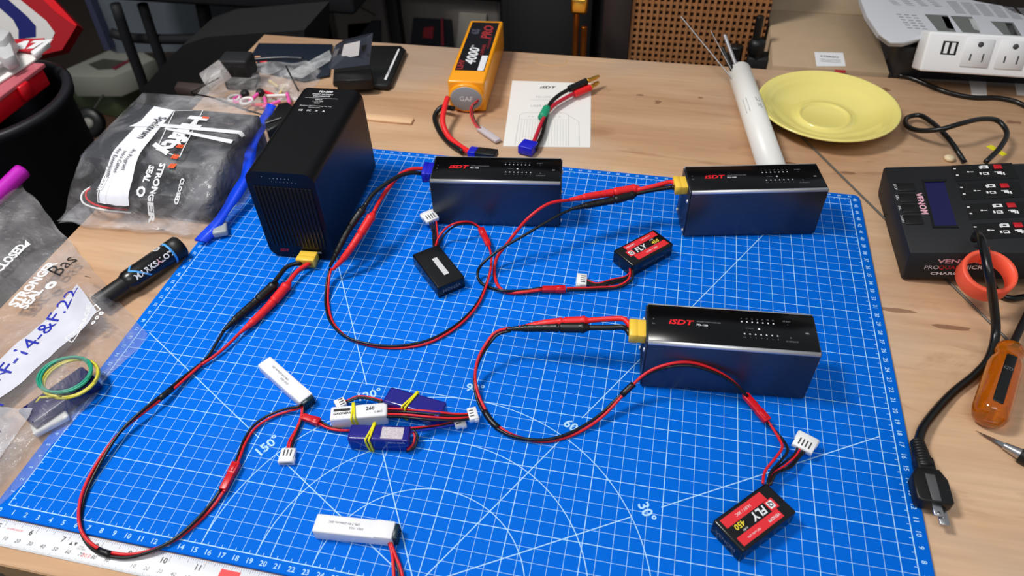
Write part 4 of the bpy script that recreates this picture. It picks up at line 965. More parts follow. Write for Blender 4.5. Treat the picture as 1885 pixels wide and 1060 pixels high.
part('fold_shine', b, m_wprint, t, True)  # shine along the film's fold, painted on as white patches
b = MB()
for q in ((319, 289, .7), (328, 270, .55), (375, 217, .35), (314, 306, .7)):
    for k in range(3): x, y = pt(q[0] + k * 4, q[1] + k * .6); z = bag1.z(x, y) + .13; b.box(x - .1, x + .1, y - q[2] / 2, y + q[2] / 2, z, z + .01)
part('orange_marks', b, mat('mark_orange', (240, 90, 40), .5), t, True)
m_carton = mat('carton_black', (44, 47, 54), .5, spec=.3)
t = thing('black_carton', 'large dark grey carton inside the zipper bag', 'box', (-8.3, 39.4, TZ + .45))
b = MB(); b.box(-15.9, -.8, 34.3, 44.6, TZ + .45, 4.45, .08, 1); part('carton_body', b, m_carton, t, True)
b = MB(); b.text('SPEKTRUM', .5, flat(-5, 40, 4.46, math.pi)); b.text('SERVO', .35, flat(-3.5, 42.5, 4.46, math.pi)); part('carton_print', b, mat('carton_print', (120, 100, 92), .5), t, True)
b = MB(); b.box(-13.6, -1.0, 31.5, 34.1, TZ + .45, 2.9, .08, 1); solo('black_carton', b, m_carton, 'smaller low dark carton at the front inside the zipper bag', 'box', (-7, 32.6, TZ + .45))
t = thing('servo_wire', 'coiled white and red servo lead in the front of the zipper bag', 'cable', (-12, 31, TZ))
part('white_strand', MB().tube(spl([V(-14.5, 33.5, 1.8), V(-15.3, 32, 1.6), V(-14.6, 30.8, 1.4), V(-12.5, 30.3, 1.2), V(-9, 30.4, 1.1)]), .1, 8), m_white, t, True)
part('red_strand', MB().tube(spl([V(-14.2, 33.2, 1.9), V(-14.9, 32.2, 1.7), V(-14.3, 31.2, 1.5), V(-12.5, 30.6, 1.3), V(-9.5, 30.7, 1.2)]), .1, 8), m_red, t, True)

# --- bag at the left front, hanging over the bench edge
def top2(u, v):
    e = sst(-.01, .05, u) * sst(0, .04, v)
    bump = 1.9 * math.exp(-((u - .30) / .17) ** 2 - ((v - .10) / .09) ** 2) + 1.3 * math.exp(-((u - .8) / .25) ** 2 - ((v - .25) / .2) ** 2)
    bump += 1.7 * math.exp(-((u - .07) / .07) ** 2 - ((v - .27) / .11) ** 2)
    w = nz(u * 7, v * 7, 1, 1.7) * .35 + nz(u * 20, v * 18, 1, 6.0) * .12
    return .10 + e * (.55 + bump + w * .8) + 2.6 * sst(.5, 1.0, v)
bag2 = Bag((.9, 16.6, 0), (-1.9, -25.5, 0), (-22.4, 14.8, 0), top2, lambda u, v: .06 + 2.4 * sst(.5, 1.0, v) - .0)
t = thing('zipper_bag', 'clear zipper bag with purple zip, overhanging the left edge of the bench', 'plastic bag', (-8, 10, 0))
part('film', bag2.mesh(80, lambda u, v: (nz(u * 8, 3, 1, 4) * .8 * (1 - sst(0, .1, v)), nz(v * 9, 4, 1, 6) * .6 * (1 - sst(0, .08, u)))), film('clear_film_dark', (206, 204, 208), .10, .42, 12), t, True)
b = MB(); P = [bag2.O + bag2.U * q + bag2.W * 1.0 + V(0, 0, 3.0) for q in (0.0, .2, .5, .8, 1)]; P[0] += V(.2, .6, .6)
b.tube(spl(P, .4), .8, 12); part('zip_strip', b, mat('zip_purple', (190, 30, 184), .35), t, True, 'bright purple zip strip')
b = MB(); bag2.patch(b, [(-60, 715), (-60, 770), (178, 572), (142, 523)], .05); part('label_strip', b, mat('label_greywhite', (206, 208, 220), .5, var=.12, bscale=60), t, True)
def p2(px_, py_): q = bag2.on(px_, py_); return q.x, q.y
r2 = math.pi / 2
for s_, h, q, a_ in (('STRONGER', .8, (62, 522), r2 + .02), ('SEAL', .8, (58, 550), r2 + .02), ('CLOSED', .68, (20, 475), r2)):
    b = MB(); b.text(s_, h, bag2.fn(*p2(*q), a_), off=.05); part('slogan_print', b, m_wprint, t, True)
b = MB(); q = [bag2.on(*k) for k in ((47, 442), (57, 450), (45, 458))]; b.poly([(k.x, k.y, k.z + .03) for k in q])
part('arrow_print', b, m_wprint, t, True); b = MB(); b.text('O', .8, bag2.fn(*p2(95, 525), r2), off=.1); part('padlock_print', b, m_wprint, t, True); b = MB(); b.text('STORAGE', .5, bag2.fn(*p2(152, 597), r2), off=.04)
for k in ((172, 594), (179, 585), (187, 577)): b.text('O', .3, bag2.fn(*p2(*k), r2), off=.1)
rim2 = [(120, 622), (176, 560), (185, 570), (150, 602), (133, 630)]
for i in range(len(rim2)):
    A, B = bag2.on(*rim2[i]), bag2.on(*rim2[(i + 1) % len(rim2)])
    for k in range(5):
        p0, p1 = A.lerp(B, k / 5), A.lerp(B, (k + 1) / 5); d = (p1 - p0); d.z = 0; d.normalize(); n_ = V(-d.y, d.x, 0) * .05
        z0, z1 = bag2.z(p0.x, p0.y) + .06, bag2.z(p1.x, p1.y) + .06; b.poly([(p0.x - n_.x, p0.y - n_.y, z0), (p1.x - n_.x, p1.y - n_.y, z1), (p1.x + n_.x, p1.y + n_.y, z1), (p0.x + n_.x, p0.y + n_.y, z0)])
part('bag_print', b, m_wprint, t, True)
b = MB(); b.text('F-14-&F.22', 1.45, bag2.fn(*p2(78, 612), r2, .09), off=-.0, sx=1.05, shear=.1); b.text('N', 1.2, bag2.fn(*p2(-2, 690), r2, .09)); part('pen_writing', b, mat('pen_blue', (26, 40, 170), .5), t, True)
b = MB(); b.text('Bas', 1.5, bag2.fn(*p2(116, 490), r2 - .1, .09), sx=.9, shear=.1); part('black_writing', b, bk, t, True); b = MB(); b.text('1', .9, bag2.fn(*p2(163, 510), r2 - .2, .09)); part('black_numeral', b, bk, t, True)
# what is inside
A = at(130, 775, .4); b = MB(); b.box(-2.7, 2.7, -1.15, 1.15, 0, 1.25, .2, 3, fr(-1.5, 8.6, .12, 1.15)); solo('bagged_battery', b, mat('navy_film', (30, 28, 84), .3), 'dark navy battery inside the purple-zip bag', 'battery', (-1.5, 8.6, .12))
for (c_, rx, ry, col, nm, lab, ph) in (((-1.75, 10.1), 2.0, 1.75, mat('wire_green', (20, 150, 120), .4), 'wire_coil', 'loose coil of green wire on the bagged navy battery', 0), ((-1.45, 10.0), 2.15, 1.9, mat('wire_yellow', (206, 196, 60), .4), 'wire_coil', 'loose coil of yellow wire on the bagged navy battery', 1)):
    P = []
    for k in range(100 if ph else 64):
        a = k / 26 * 2 * math.pi; w = 1 + .07 * math.sin(k * .23 + ph); P.append(V(c_[0] + rx * w * math.cos(a) + .1 * math.sin(k * .1), c_[1] + ry * w * math.sin(a), 1.48 + .08 * math.sin(k * .2 + ph) + (.0 if ph else .24)))
    if ph: P += [V(-2.6, 8.0, 1.4), V(-2.9, 6.6, 1.0)]
    solo(nm, MB().tube(P, .11, 8), col, lab, 'wire', (c_[0], c_[1], 1.6))
p = at(84, 765, 1.0); b = MB(); b.box(-1.3, 1.3, -.9, .9, 0, .5, .2, 3, fr(p.x, p.y, .12, .9))
for v in b.bm.verts: v.co.z = .12 + (v.co.z - .12) * (1 + .8 * noise.noise(v.co * 1.1))
solo('foam_pad', b, mat('foam_white', (220, 220, 218), .6, bump=.2, bscale=300), 'crumpled white foam scrap inside the purple-zip bag', 'foam', (p.x, p.y, .3))
for k, (x, y, s_) in enumerate(((-5.5, 1.5, 1.5), (-9.5, 4.0, 1.8), (-12, 8.5, 1.6))):
    b = MB(); bmesh.ops.create_icosphere(b.bm, subdivisions=3, radius=s_)
    for v in b.bm.verts: q = 1 + .35 * noise.noise(v.co * 1.3 + V(k * 9, 0, 0)); v.co = V(v.co.x * q * 1.6 + x, v.co.y * q + y, max(.12, v.co.z * q * .45 + .8))
    for f in b.bm.faces: f.smooth = True
    solo('dark_pouch', b, mat('grey_pouch', (84, 82, 88), .4, bump=.3, bscale=120), ('dark grey pouch at the near end inside the purple-zip bag', 'dark grey pouch in the middle of the purple-zip bag', 'dark grey pouch near the bench edge inside the purple-zip bag')[k], 'pouch', (x, y, .12))
b = MB(); A = at(30, 805, 1.6)
g = []
for j in range(13):
    g.append([b.bm.verts.new((-9.6 + i * .62, .2 + j * .55, bag2.z(-9.6 + i * .62, .2 + j * .55) + .16 + .1 * nz(i, j, .5))) for i in range(13)])
b._tag([b.bm.faces.new((g[j][i], g[j][i + 1], g[j + 1][i + 1], g[j + 1][i])) for j in range(12) for i in range(12)], True)
t = thing('inner_pouch', 'small frosted pouch with blue pen letters on the purple-zip bag', 'plastic bag', (-6, 3, .2)); part('film', b, film('frosted_film', (214, 214, 222), .35, .7, 20), t, True)
b = MB(); b.text('F-14', 1.3, lambda a, c: V(-5.6 - c, 5.6 + a, bag2.z(-5.6 - c, 5.6 + a) + .32), sx=.9); b.text('EV', 1.3, lambda a, c: V(-4.0 - c, 4.2 + a, bag2.z(-4.0 - c, 4.2 + a) + .32), sx=.9); part('pen_writing', b, MATS['pen_blue'], t, True)

# ------------------------------------------------------------------ packaging behind the tall unit
m_navy = mat('navy_card', (28, 36, 50), .3, spec=.5)
def slab(name, pts, z0, z1, m_, label, cat, bev=.05, parent=None):
    P = [at(a, c, z1) for a, c in pts]; b = MB(); b.prism([(p.x, p.y) for p in P][::-1] if sum((P[i].x * P[(i + 1) % len(P)].y - P[(i + 1) % len(P)].x * P[i].y) for i in range(len(P))) < 0 else [(p.x, p.y) for p in P], z0, z1, bev, 2)
    c = sum(P, V(0, 0, 0)) / len(P)
    if parent: return part(name, b, m_, parent, True)
    return solo(name, b, m_, label, cat, (c.x, c.y, z0))
t = thing('blister_pouch', 'dark blue pouch with clear window at the back left corner of the bench', 'package', (-6, 66, TZ))
slab('pouch_sheet', [(476, 79), (612, 81), (606, 138), (560, 148), (470, 128), (452, 118)], TZ, TZ + .35, m_navy, '', '', parent=t)
slab('red_mark', [(481, 107), (495, 105), (490, 115), (478, 114)], TZ + .35, TZ + .38, m_rprint, '', '', 0, parent=t)
slab('tan_mark', [(470, 103), (480, 103), (470, 119), (461, 118)], TZ + .35, TZ + .38, mat('tan_mark', (206, 150, 110), .5), '', '', 0, parent=t)
b = MB(); P = [at(*q, .5) for q in ((520, 137), (556, 142), (612, 107), (606, 90))]; b.poly([(p.x, p.y, .35) for p in P]); part('clear_window', b, film('window_film', (236, 238, 240), .3, .75, 30), t, True)
t = thing('hard_case', 'flat black rounded case lying at the back of the bench under a hang card', 'case', (4, 66, TZ))
slab('case_body', [(618, 82), (738, 83), (747, 90), (720, 152), (712, 157), (612, 149)], TZ, .55, m_black, '', '', .25, parent=t)
slab('silver_line', [(733, 90), (736, 90), (711, 147), (707, 146)], .55, .58, m_wprint, '', '', 0, parent=t)
t = thing('hang_card', 'dark tilted retail card with blank white square label on the flat black case', 'card', (1.5, 61, .6))
Pc = [at(604, 122, 2.2), at(608, 128, 2.2), at(680, 119, 2.6), at(686, 61, 6.0), at(632, 74, 5.6), at(617, 84, 4.6)]
b = MB(); n_ = (Pc[2] - Pc[0]).cross(Pc[4] - Pc[0]).normalized(); n_ = n_ if n_.z > 0 else -n_
lo = [b.bm.verts.new(p) for p in Pc]; hi = [b.bm.verts.new(p - n_ * .12) for p in Pc]; k_ = len(Pc)
fs = [b.bm.faces.new(lo), b.bm.faces.new(hi[::-1])] + [b.bm.faces.new((lo[i], hi[i], hi[(i + 1) % k_], lo[(i + 1) % k_])) for i in range(k_)]; b._tag(fs); part('card', b, mat('card_slate', (52, 56, 68), .4), t, True)
b = MB(); b.poly([onpl(*q, Pc[0] + n_ * .02, n_) for q in ((633, 82), (663, 75), (660, 102), (627, 109))]); part('blank_label', b, m_white, t, True)
b = MB(); b.poly([onpl(*q, Pc[0] + n_ * .02, n_) for q in ((666, 84), (676, 82), (674, 88), (670, 94), (666, 93))]); part('hang_slot', b, MATS['void_black'], t, True)
b = MB(); b.poly([onpl(*q, Pc[0] + n_ * .02, n_) for q in ((616, 92), (625, 88), (618, 108), (610, 110))]); part('small_print', b, m_gprint, t, True)
slab('card_insert', [(615, 132), (683, 126), (684, 146), (618, 148)], .56, 1.9, m_black, '', '', .1, parent=t)
b = MB(); b.prism([(0, 0), (6.0, 0), (6.0, 1.2), (0, 1.2)], TZ, .0, .02, 1, fr(at(668, 222, TZ).x, at(668, 222, TZ).y, 0, -.02)); solo('wood_strip', b, mat('pale_wood', (226, 186, 146), .5, var=.1, bscale=300), 'short pale wooden strip behind the tall black unit', 'wood strip', (at(690, 215, TZ).x, at(690, 215, TZ).y, TZ))
# bag of small parts
def top3(u, v): e = sst(0, .15, u) * sst(1, .85, u) * sst(0, .15, v) * sst(1, .85, v); return TZ + .1 + e * (1.7 + nz(u * 6, v * 6, 1, 2) * .5)
A, B, Dd = at(345, 188, 0), at(560, 182, 0), at(400, 130, 0)
bag3 = Bag(A, B - A, Dd - A, top3, lambda u, v: TZ + .05)
t = thing('parts_bag', 'clear bag of small pink and white bits behind the large zipper bag', 'plastic bag', (A.x + 5, A.y + 3, TZ)); part('film', bag3.mesh(36), film('parts_film', (226, 224, 226), .12, .55, 25), t, True)
P = [bag3.O + bag3.U * q + bag3.W * r + V(0, 0, 1.3) for q, r in ((.0, .55), (.25, .95), (.6, 1.05), (.8, 1.0))]; part('dark_seam', MB().tube(spl(P, .3), .28, 8), m_navy, t, True)
cols = [mat('bit_pink', (232, 90, 170), .35), mat('bit_white', (230, 226, 224), .4), mat('bit_red', (220, 30, 60), .35), mat('bit_black', (20, 20, 22), .4), mat('bit_tan', (212, 190, 130), .5)]
bits = ((440, 180, 0, 'ring'), (452, 176, 3, 'ball'), (470, 182, 0, 'rod'), (488, 186, 0, 'rod'), (492, 171, 2, 'rod'), (510, 180, 1, 'rod'), (430, 178, 1, 'ring'), (520, 165, 4, 'rod'), (505, 158, 4, 'rod'), (478, 190, 2, 'rod'), (500, 192, 0, 'rod'), (455, 190, 1, 'ring'), (530, 178, 0, 'rod'), (480, 174, 3, 'ball'))
words = ('pink', 'white', 'red', 'black', 'tan')
for k, (x, y, c, kind) in enumerate(bits):
    p = at(x, y, .6); b = MB(); z0 = .1 + .25 * (k % 3)
    if kind == 'ball': bmesh.ops.create_icosphere(b.bm, subdivisions=2, radius=.55, matrix=Matrix.Translation(V(p.x, p.y, z0 + .5)))
    elif kind == 'ring': b.tube([V(p.x + .7 * math.cos(a * .314), p.y + .7 * math.sin(a * .314), z0 + .3) for a in range(20)], .2, 8, True)
    else: a = k * .7; b.cyl((p.x - 1.1 * math.cos(a), p.y - 1.1 * math.sin(a), z0 + .2), (p.x + 1.1 * math.cos(a), p.y + 1.1 * math.sin(a), z0 + .35), .22, .22, 8)
    solo('small_part', b, cols[c], 'small %s %s among the bits in the parts bag' % (words[c], 'bead' if kind == 'ball' else kind), 'part', (p.x, p.y, z0), 'loose %s %ss in the parts bag' % (words[c], 'bead' if kind == 'ball' else kind))
# black block with sockets
p = at(437, 150, 1.0)
t = thing('socket_block', 'black four-socket block standing behind the large zipper bag', 'connector block', (p.x, p.y, TZ), .12)
b = MB(); b.box(-1.9, 1.9, 0, 2.8, 0, 4.0, .35, 3); part('block_body', b, m_matblack, t)
for i in range(2):
    for j in range(2): b = MB(); b.box(-1.45 + i * 1.6, -.15 + i * 1.6, -.03, .05, .5 + j * 1.6, 1.8 + j * 1.6, .01, 1); part('socket', b, MATS['void_black'], t)
b = MB(); M = along(at(384, 160, 2.2), at(412, 140, 3)); b.box(0, 3.0, -1.3, 1.3, -.1, 1.4, .1, 1, M); solo('clear_box', b, film('box_film', (230, 228, 228), .3, .7, 20), 'small clear plastic box left of the black socket block', 'plastic box', (at(384, 160, 2.2).x, at(384, 160, 2.2).y, TZ))
t = thing('antenna_wire', 'thin black antenna wire bending over the parts bag', 'wire', at(430, 190, 2))
wire(t, px([(353, 172, 2.5), (395, 181, 3.0), (440, 198, 3.4), (493, 214, 3.2)]), .1, m_rubber, 'wire')
t = thing('antenna_wire', 'thin black wire sloping up to the black socket block', 'wire', at(375, 160, 2)); wire(t, px([(352, 170, 2.0), (375, 158, 2.6), (404, 143, 3.2)]), .08, m_rubber, 'wire')
t = thing('antenna_wire', 'short black wire rising behind the tall black unit', 'wire', at(540, 150, 2)); wire(t, px([(527, 122, 3.2), (538, 145, 2.6), (550, 168, 1.6)]), .1, m_rubber, 'wire')
# spring clamp
t = thing('spring_clamp', 'black spring clamp between the large zipper bag and tall unit', 'clamp', at(510, 220, TZ))
slab('clamp_handle', [(486, 222), (500, 208), (512, 190), (530, 187), (540, 196), (520, 225), (492, 240)], 1.4, 3.4, m_black, '', '', .2, parent=t)
slab('clamp_jaw', [(489, 235), (520, 222), (520, 245), (498, 250)], TZ, 1.5, m_black, '', '', .15, parent=t)
part('steel_pin', MB().cyl(at(488, 227, 3.5), at(518, 217, 3.5), .1, .1, 8), m_steel, t, True)

# ------------------------------------------------------------------ behind the bench, right
cb = thing('cardboard_box', 'tall plain cardboard box standing behind the bench', 'cardboard box', (61.5, 84, -76))
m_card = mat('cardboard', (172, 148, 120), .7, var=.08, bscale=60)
b = MB(); b.box(54.6, 68.4, 72.6, 97, -76, .1, .15, 1); part('box_body', b, m_card, cb, True)
b = MB(); b.box(54.6, 68.4, 88.4, 97.1, .1, .25); part('top_flap', b, m_card, cb, True)
b = MB(); q = [at(1499, 96, .13), at(1552, 97, .13), at(1557, 122, .13), at(1503, 122, .13)]; b.poly([tuple(k) for k in q[::-1]]); part('shipping_label', b, m_white, cb, True)
b = MB(); f0 = q[0]; b.text('STEREO', .45, flat((q[0].x + q[1].x) / 2, q[0].y - 1.0, .14), off=.03)
for k in range(3): b.strip((q[0].x + .6, q[0].y - 1.7 - k * .35), (q[1].x - .5, q[0].y - 1.7 - k * .35), .08, .14)
part('label_print', b, m_gprint, cb, True)
b = MB(); q = [at(1536, 128, .13), at(1557, 129, .13), at(1557, 134, .13), at(1538, 134, .13)]; b.poly([tuple(k) for k in q[::-1]]); part('red_tab', b, mat('tab_red', (170, 40, 40), .5), cb, True)
# dark box and booklet
slab('black_box', [(1650, 58), (1700, 58), (1960, 70), (1960, 100), (1700, 88), (1664, 88)], TZ, 3.6, mat('black_card', (32, 32, 36), .5), 'black box carrying the booklet behind the power strip', 'box')
t = thing('booklet', 'thick printed booklet lying curled behind the power strip', 'booklet', at(1720, 60, 4))
out_ = [(1580, -40), (1585, 0), (1596, 28), (1618, 60), (1640, 76), (1664, 77), (1700, 68), (1960, 78), (1960, 50), (1868, 22), (1845, 10), (1800, 2), (1740, -14), (1700, -40)]
for k in range(4): slab('page_block', [(a - 3 + k, c + 5 - k * 1.6) for a, c in out_], 3.65 + k * .35, 3.98 + k * .35, mat('page_grey', (196, 198, 204), .6), '', '', .1, parent=t)
Zb = 3.98 + 3 * .35 + .02
def qd(b, pts): b.poly([tuple(at(a, c, Zb)) for a, c in pts][::-1])
b = MB(); b.mi = 0
for (x, y, w, h) in ((1702, 26, 56, 34), (1749, 29, 54, 35), (1823, 39, 56, 28)):
    qd(b, [(x, y), (x + w * .75, y + 2), (x + w + 4, y + h + 2), (x + w * .45, y + h - 3)])
b.mi = 1
for c in range(6):
    for r in range(9): x = 1742 + c * 26 + r * 2.2; y = 2 + r * 2.6 + c * 2.5; qd(b, [(x, y), (x + 19, y + 1), (x + 19.5, y + 2), (x + .5, y + 1)])
for c in range(4):
    for r in range(4): x = 1632 + c * 25 + r * 4.2; y = -2 + r * 3.2 + c * .8; qd(b, [(x, y), (x + 14, y + 1), (x + 14.5, y + 2), (x + .5, y + 1)])
for r in range(6):
    for c in range(3): x = 1650 + c * 14 + r * 4; y = 25 + r * 5 + c; qd(b, [(x, y), (x + 9, y + .8), (x + 9.5, y + 2.2), (x + .5, y + 1.4)])
b.mi = 2
for (x, y) in ((1733, 32), (1782, 36), (1850, 44)): qd(b, [(x, y - 2), (x + 13, y - 1), (x + 24, y + 22), (x + 11, y + 20)])
part('page_print', b, [mat('photo_grey', (104, 106, 104), .6), mat('text_grey', (140, 142, 148), .6), mat('light_grey', (184, 186, 186), .6)], t, True)

# cane cabinet
t = thing('cane_cabinet', 'brown wooden cabinet with woven cane front behind the bench', 'cabinet', (45, 84, -76))
xl, xm, xr = aty(1108, 60, 83).x, aty(1160, 60, 83).x, 54.3
m_dw = mat('dark_wood', (30, 15, 12), .5, var=.2, bscale=12)
b = MB(); b.box(xl, xr, 84, 110, -76, 12, .3, 1); part('body', b, m_dw, t, True)
b = MB(); b.box(xl, xm, 82.6, 84, -76, 12, .2, 1); part('frame_stile', b, m_dw, t, True)
b = MB(); b.box(xm, xr, 83.6, 83.95, -30, 11); part('cane_backing', b, mat('cane_back_brown', (58, 28, 12), .8), t, True)  # dark brown backing that fills the holes of the weave
b = MB(); xx = xm
while xx < 53.8: b.box(xx, xx + .38, 83.1, 83.2, -30, 10.5); xx += .83
zz = -30
while zz < 10: b.box(xm, 54.2, 83.2, 83.3, zz, zz + .38); zz += .90
part('cane_weave', b, mat('cane', (166, 112, 68), .6, var=.3, bscale=80), t, True)
# brass posts
t = thing('brass_stand', 'pair of slim brass posts with a bright knob behind the bench', 'stand', (aty(1067, 60, 78).x, 78, -76))
for k, px_ in enumerate((1060, 1075)): x = aty(px_, 60, 78).x; part('post', MB().cyl((x, 78, -76), (x, 78, 4.5 if k == 0 else 1.0), .42, .42, 14), mat('old_brass', (170, 96, 36), .35, metal=.9), t, True)
x = aty(1067, 10, 78).x; b = MB(); zk = aty(1067, 8, 78).z; b.box(x - 1.1, x + 1.1, 76.9, 79.1, zk - 1.0, zk + 1.2, .4, 3); part('knob', b, m_gold, t, True)
b = MB(); b.lathe([(0, -76), (4, -76), (4, -74.6), (2, -73.8), (0, -73.8)], 32, Matrix.Translation(V(x, 78, 0))); part('foot', b, m_matblack, t, True)
# dark speaker-like cabinet behind
b = MB(); x0, x1 = aty(922, 40, 92).x, aty(1104, 40, 92).x
t = thing('black_cabinet', 'plain black cabinet behind the orange battery', 'cabinet', (x0 + 8, 100, -76)); b.box(x0, x1 - 1.5, 92, 122, -76, 15, .4, 2); part('body', b, mat('cab_black', (8, 8, 9), .5), t, True)
b = MB(); b.box(x0 + 1.2, x1 - 1.2, 91.6, 92, -70, 12, .1, 1); part('door', b, mat('cab_black', (8, 8, 9), .5), t, True)
# tripod behind bench
t = thing('folded_tripod', 'folded black tripod with knobs between the cane cabinet and cardboard box', 'tripod', (aty(1395, 100, 78).x, 78, -76))
def ty(a, c, y=78): return aty(a, c, y)
for (p0, p1, r, nm) in (((1400, 30), (1401, 140), .5, 'leg'), ((1356, 85), (1364, 150), .9, 'leg'), ((1393, 95), (1394, 150), 1.0, 'leg')):
    A = ty(*p0); B = ty(*p1); part(nm, MB().cyl(A, (B.x, B.y, -76), r, r, 12), m_black, t, True)
p = ty(1392, 88); b = MB(); b.lathe([(0, 1.3), (.8, 1.2), (1.1, .7), (1.1, -.4), (.9, -1), (0, -1)], 18, Matrix.Translation(p)); part('knob', b, m_black, t, True)
p = ty(1398, 112); b = MB(); b.box(p.x - 1.6, p.x + 1.4, 77, 79.4, p.z - 1.2, p.z + .8, .3, 2); part('clamp_block', b, m_matblack, t, True)

# ------------------------------------------------------------------ behind the bench, left
def yp(name, pts, y, depth, m_, parent, bev=0.0, label=None):
    """upright slab: photo outline placed at distance y with real depth"""
    P = [aty(a, c, y) for a, c in pts]; b = MB(); t_ = bmesh.new()
    f = [t_.verts.new((p.x, y, p.z)) for p in P]; k = [t_.verts.new((p.x, y + depth, p.z)) for p in P]; n = len(P)
    t_.faces.new(f); t_.faces.new(k[::-1])
    for i in range(n): t_.faces.new((f[i], k[i], k[(i + 1) % n], f[(i + 1) % n]))
    bmesh.ops.recalc_face_normals(t_, faces=t_.faces[:]); b.merge(t_); return part(name, b, m_, parent, True, label)
m_bin = mat('bin_grey', (96, 100, 104), .3, alpha=.75, var=.35, bscale=12); m_bin2 = mat('bin_fog', (118, 112, 108), .4, alpha=.8, var=.4, bscale=10)
t = thing('drawer_tower', 'black-framed tower of smoky clear drawers standing behind the bench', 'drawer unit', (0, 140, -76))
for (x0, x1, mm) in ((612, 712, m_bin2), (737, 920, m_bin2), (425, 560, m_bin2)):
    A = aty(x0, 40, 128); B = aty(x1, 40, 128); b = MB(); b.box(A.x, B.x, 128, 160, -70, -15, .8, 2); d_ = part('drawer', b, mm, t, True)
for x0, x1 in ((560, 598), (714, 735), (920, 945)):
    A = aty(x0, 40, 126); B = aty(x1, 40, 126); b = MB(); b.box(A.x, B.x, 126, 128.4, -76, -5, .2, 1); part('frame_post', b, m_black, t, True)
A = aty(560, 0, 126); B = aty(945, 0, 126); b = MB(); b.box(A.x, B.x, 125.6, 128, -17.2, -13, .2, 1); part('frame_rail', b, m_black, t, True)
for k, (pts, col, lab) in enumerate((([(615, 20), (660, 14), (690, 30), (655, 75), (625, 70)], (120, 112, 106), 'grey-brown packet inside the left drawer of the tower'), ([(640, 45), (700, 40), (700, 80), (640, 80)], (40, 44, 56), 'dark blue packet low in the left drawer of the tower'), ([(760, 35), (830, 38), (835, 90), (755, 85)], (24, 26, 34), 'near-black packet in the right drawer of the tower'), ([(845, 25), (895, 28), (892, 90), (840, 88)], (150, 146, 138), 'pale packet in the right drawer of the tower'), ([(780, 52), (798, 50), (796, 72), (778, 70)], (150, 36, 48), 'small red packet in the right drawer of the tower'), ([(811, 36), (815, 36), (817, 84), (812, 84)], (150, 40, 60), 'thin red edge standing in the right drawer of the tower'))):
    P = [aty(a, c, 127.2 - (.4 if k > 3 else 0)) for a, c in pts]; b = MB(); tt = bmesh.new(); y0 = 127.3 - (.35 if k > 3 else 0)
    f = [tt.verts.new((p.x, y0, p.z)) for p in P]; kk = [tt.verts.new((p.x, y0 + .5, p.z)) for p in P]; n = len(P); tt.faces.new(f); tt.faces.new(kk[::-1])
    for i in range(n): tt.faces.new((f[i], kk[i], kk[(i + 1) % n], f[(i + 1) % n]))
    bmesh.ops.recalc_face_normals(tt, faces=tt.faces[:]); b.merge(tt)
    solo('packet', b, mat('packet_%s' % ('a', 'b', 'c', 'd', 'e', 'f')[k], col, .6), lab, 'packet', (P[0].x, y0, P[0].z))
t = thing('storage_tub', 'large frosted grey storage tub behind the black chair', 'storage tub', (-50, 120, -76))
yp('tub_front', [(150, -20), (385, -20), (380, 80), (340, 95), (215, 98), (196, 90)], 112, 12, mat('tub_grey', (104, 112, 120), .35, var=.3, bscale=8), t)
yp('tub_rim', [(148, -20), (158, -20), (203, 92), (192, 92)], 110, 15, mat('tub_rim', (62, 66, 92), .4), t)
t = thing('black_chair', 'black metal chair frame and seat behind the left of the bench', 'chair', (-28, 95, -76))
A = aty(185, 0, 92); B = aty(660, 5, 92); b = MB(); b.box(A.x, B.x, 90, 122, aty(400, 14, 90).z, aty(400, 14, 90).z + 6, .8, 3); part('seat', b, m_matblack, t, True)
def bar(nm, pts, r, y): part(nm, MB().tube(spl([aty(a, c, y) for a, c in pts], 2), r, 10), m_matblack, t, True)
bar('leg', [(212, 8), (238, 85), (262, 150), (276, 200)], .95, 90); bar('leg', [(262, 8), (282, 70), (300, 120), (320, 190)], .95, 93); bar('leg', [(372, 8), (385, 75), (400, 200)], 1.2, 95)
bar('stretcher', [(206, 60), (230, 68), (300, 72), (420, 70), (520, 68)], .9, 94); 
t = thing('tool_bag', 'slumped black bag on the floor behind the left bench corner', 'bag', (-24, 80, -76))
yp('bag_body', [(335, 84), (380, 68), (560, 55), (560, 140), (490, 175), (400, 240), (260, 240), (257, 168), (300, 120)], 77, 10, mat('bag_black', (9, 9, 10), .8), t)
b = MB(); q = [at(*k, -12) for k in ((340, 122), (400, 128), (380, 165), (320, 160))]; b.prism([(k.x, k.y) for k in q][::-1], -14, -12, .2, 1); solo('brown_board', b, mat('brown_board', (66, 54, 50), .6), 'dull brown board resting low behind the large zipper bag', 'board', (q[0].x, q[0].y, -14))
# game box on cardboard
t = thing('game_box', 'flat greyish-white game box on a brown carton on the floor', 'game box', (-100, 128, -50))
slab('lid', [(118, 128), (200, 92), (262, 95), (285, 108), (207, 140), (124, 140)], -50, -44, mat('game_lid', (150, 152, 140), .6, var=.12, bscale=8), '', '', .3, parent=t)
slab('green_side', [(112, 136), (207, 146), (262, 118), (262, 132), (205, 172), (118, 150)], -58, -50.1, mat('game_green', (72, 84, 58), .6, var=.5, bscale=18), '', '', .3, parent=t)
slab('lid_picture', [(162, 118), (190, 108), (232, 112), (214, 126), (180, 128)], -44, -43.9, mat('game_dark', (66, 66, 58), .6, var=.4, bscale=14), '', '', 0, parent=t)
slab('red_stripe', [(205, 125), (236, 109), (240, 112), (212, 128)], -43.9, -43.8, mat('stripe_red', (110, 30, 44), .6), '', '', 0, parent=t)
slab('brown_carton', [(190, 160), (262, 128), (330, 190), (300, 330), (160, 330), (150, 200)], -76, -58.2, mat('carton_brown', (92, 66, 50), .7, var=.15, bscale=10), 'brown carton on the floor under the game box', 'cardboard box', .3)
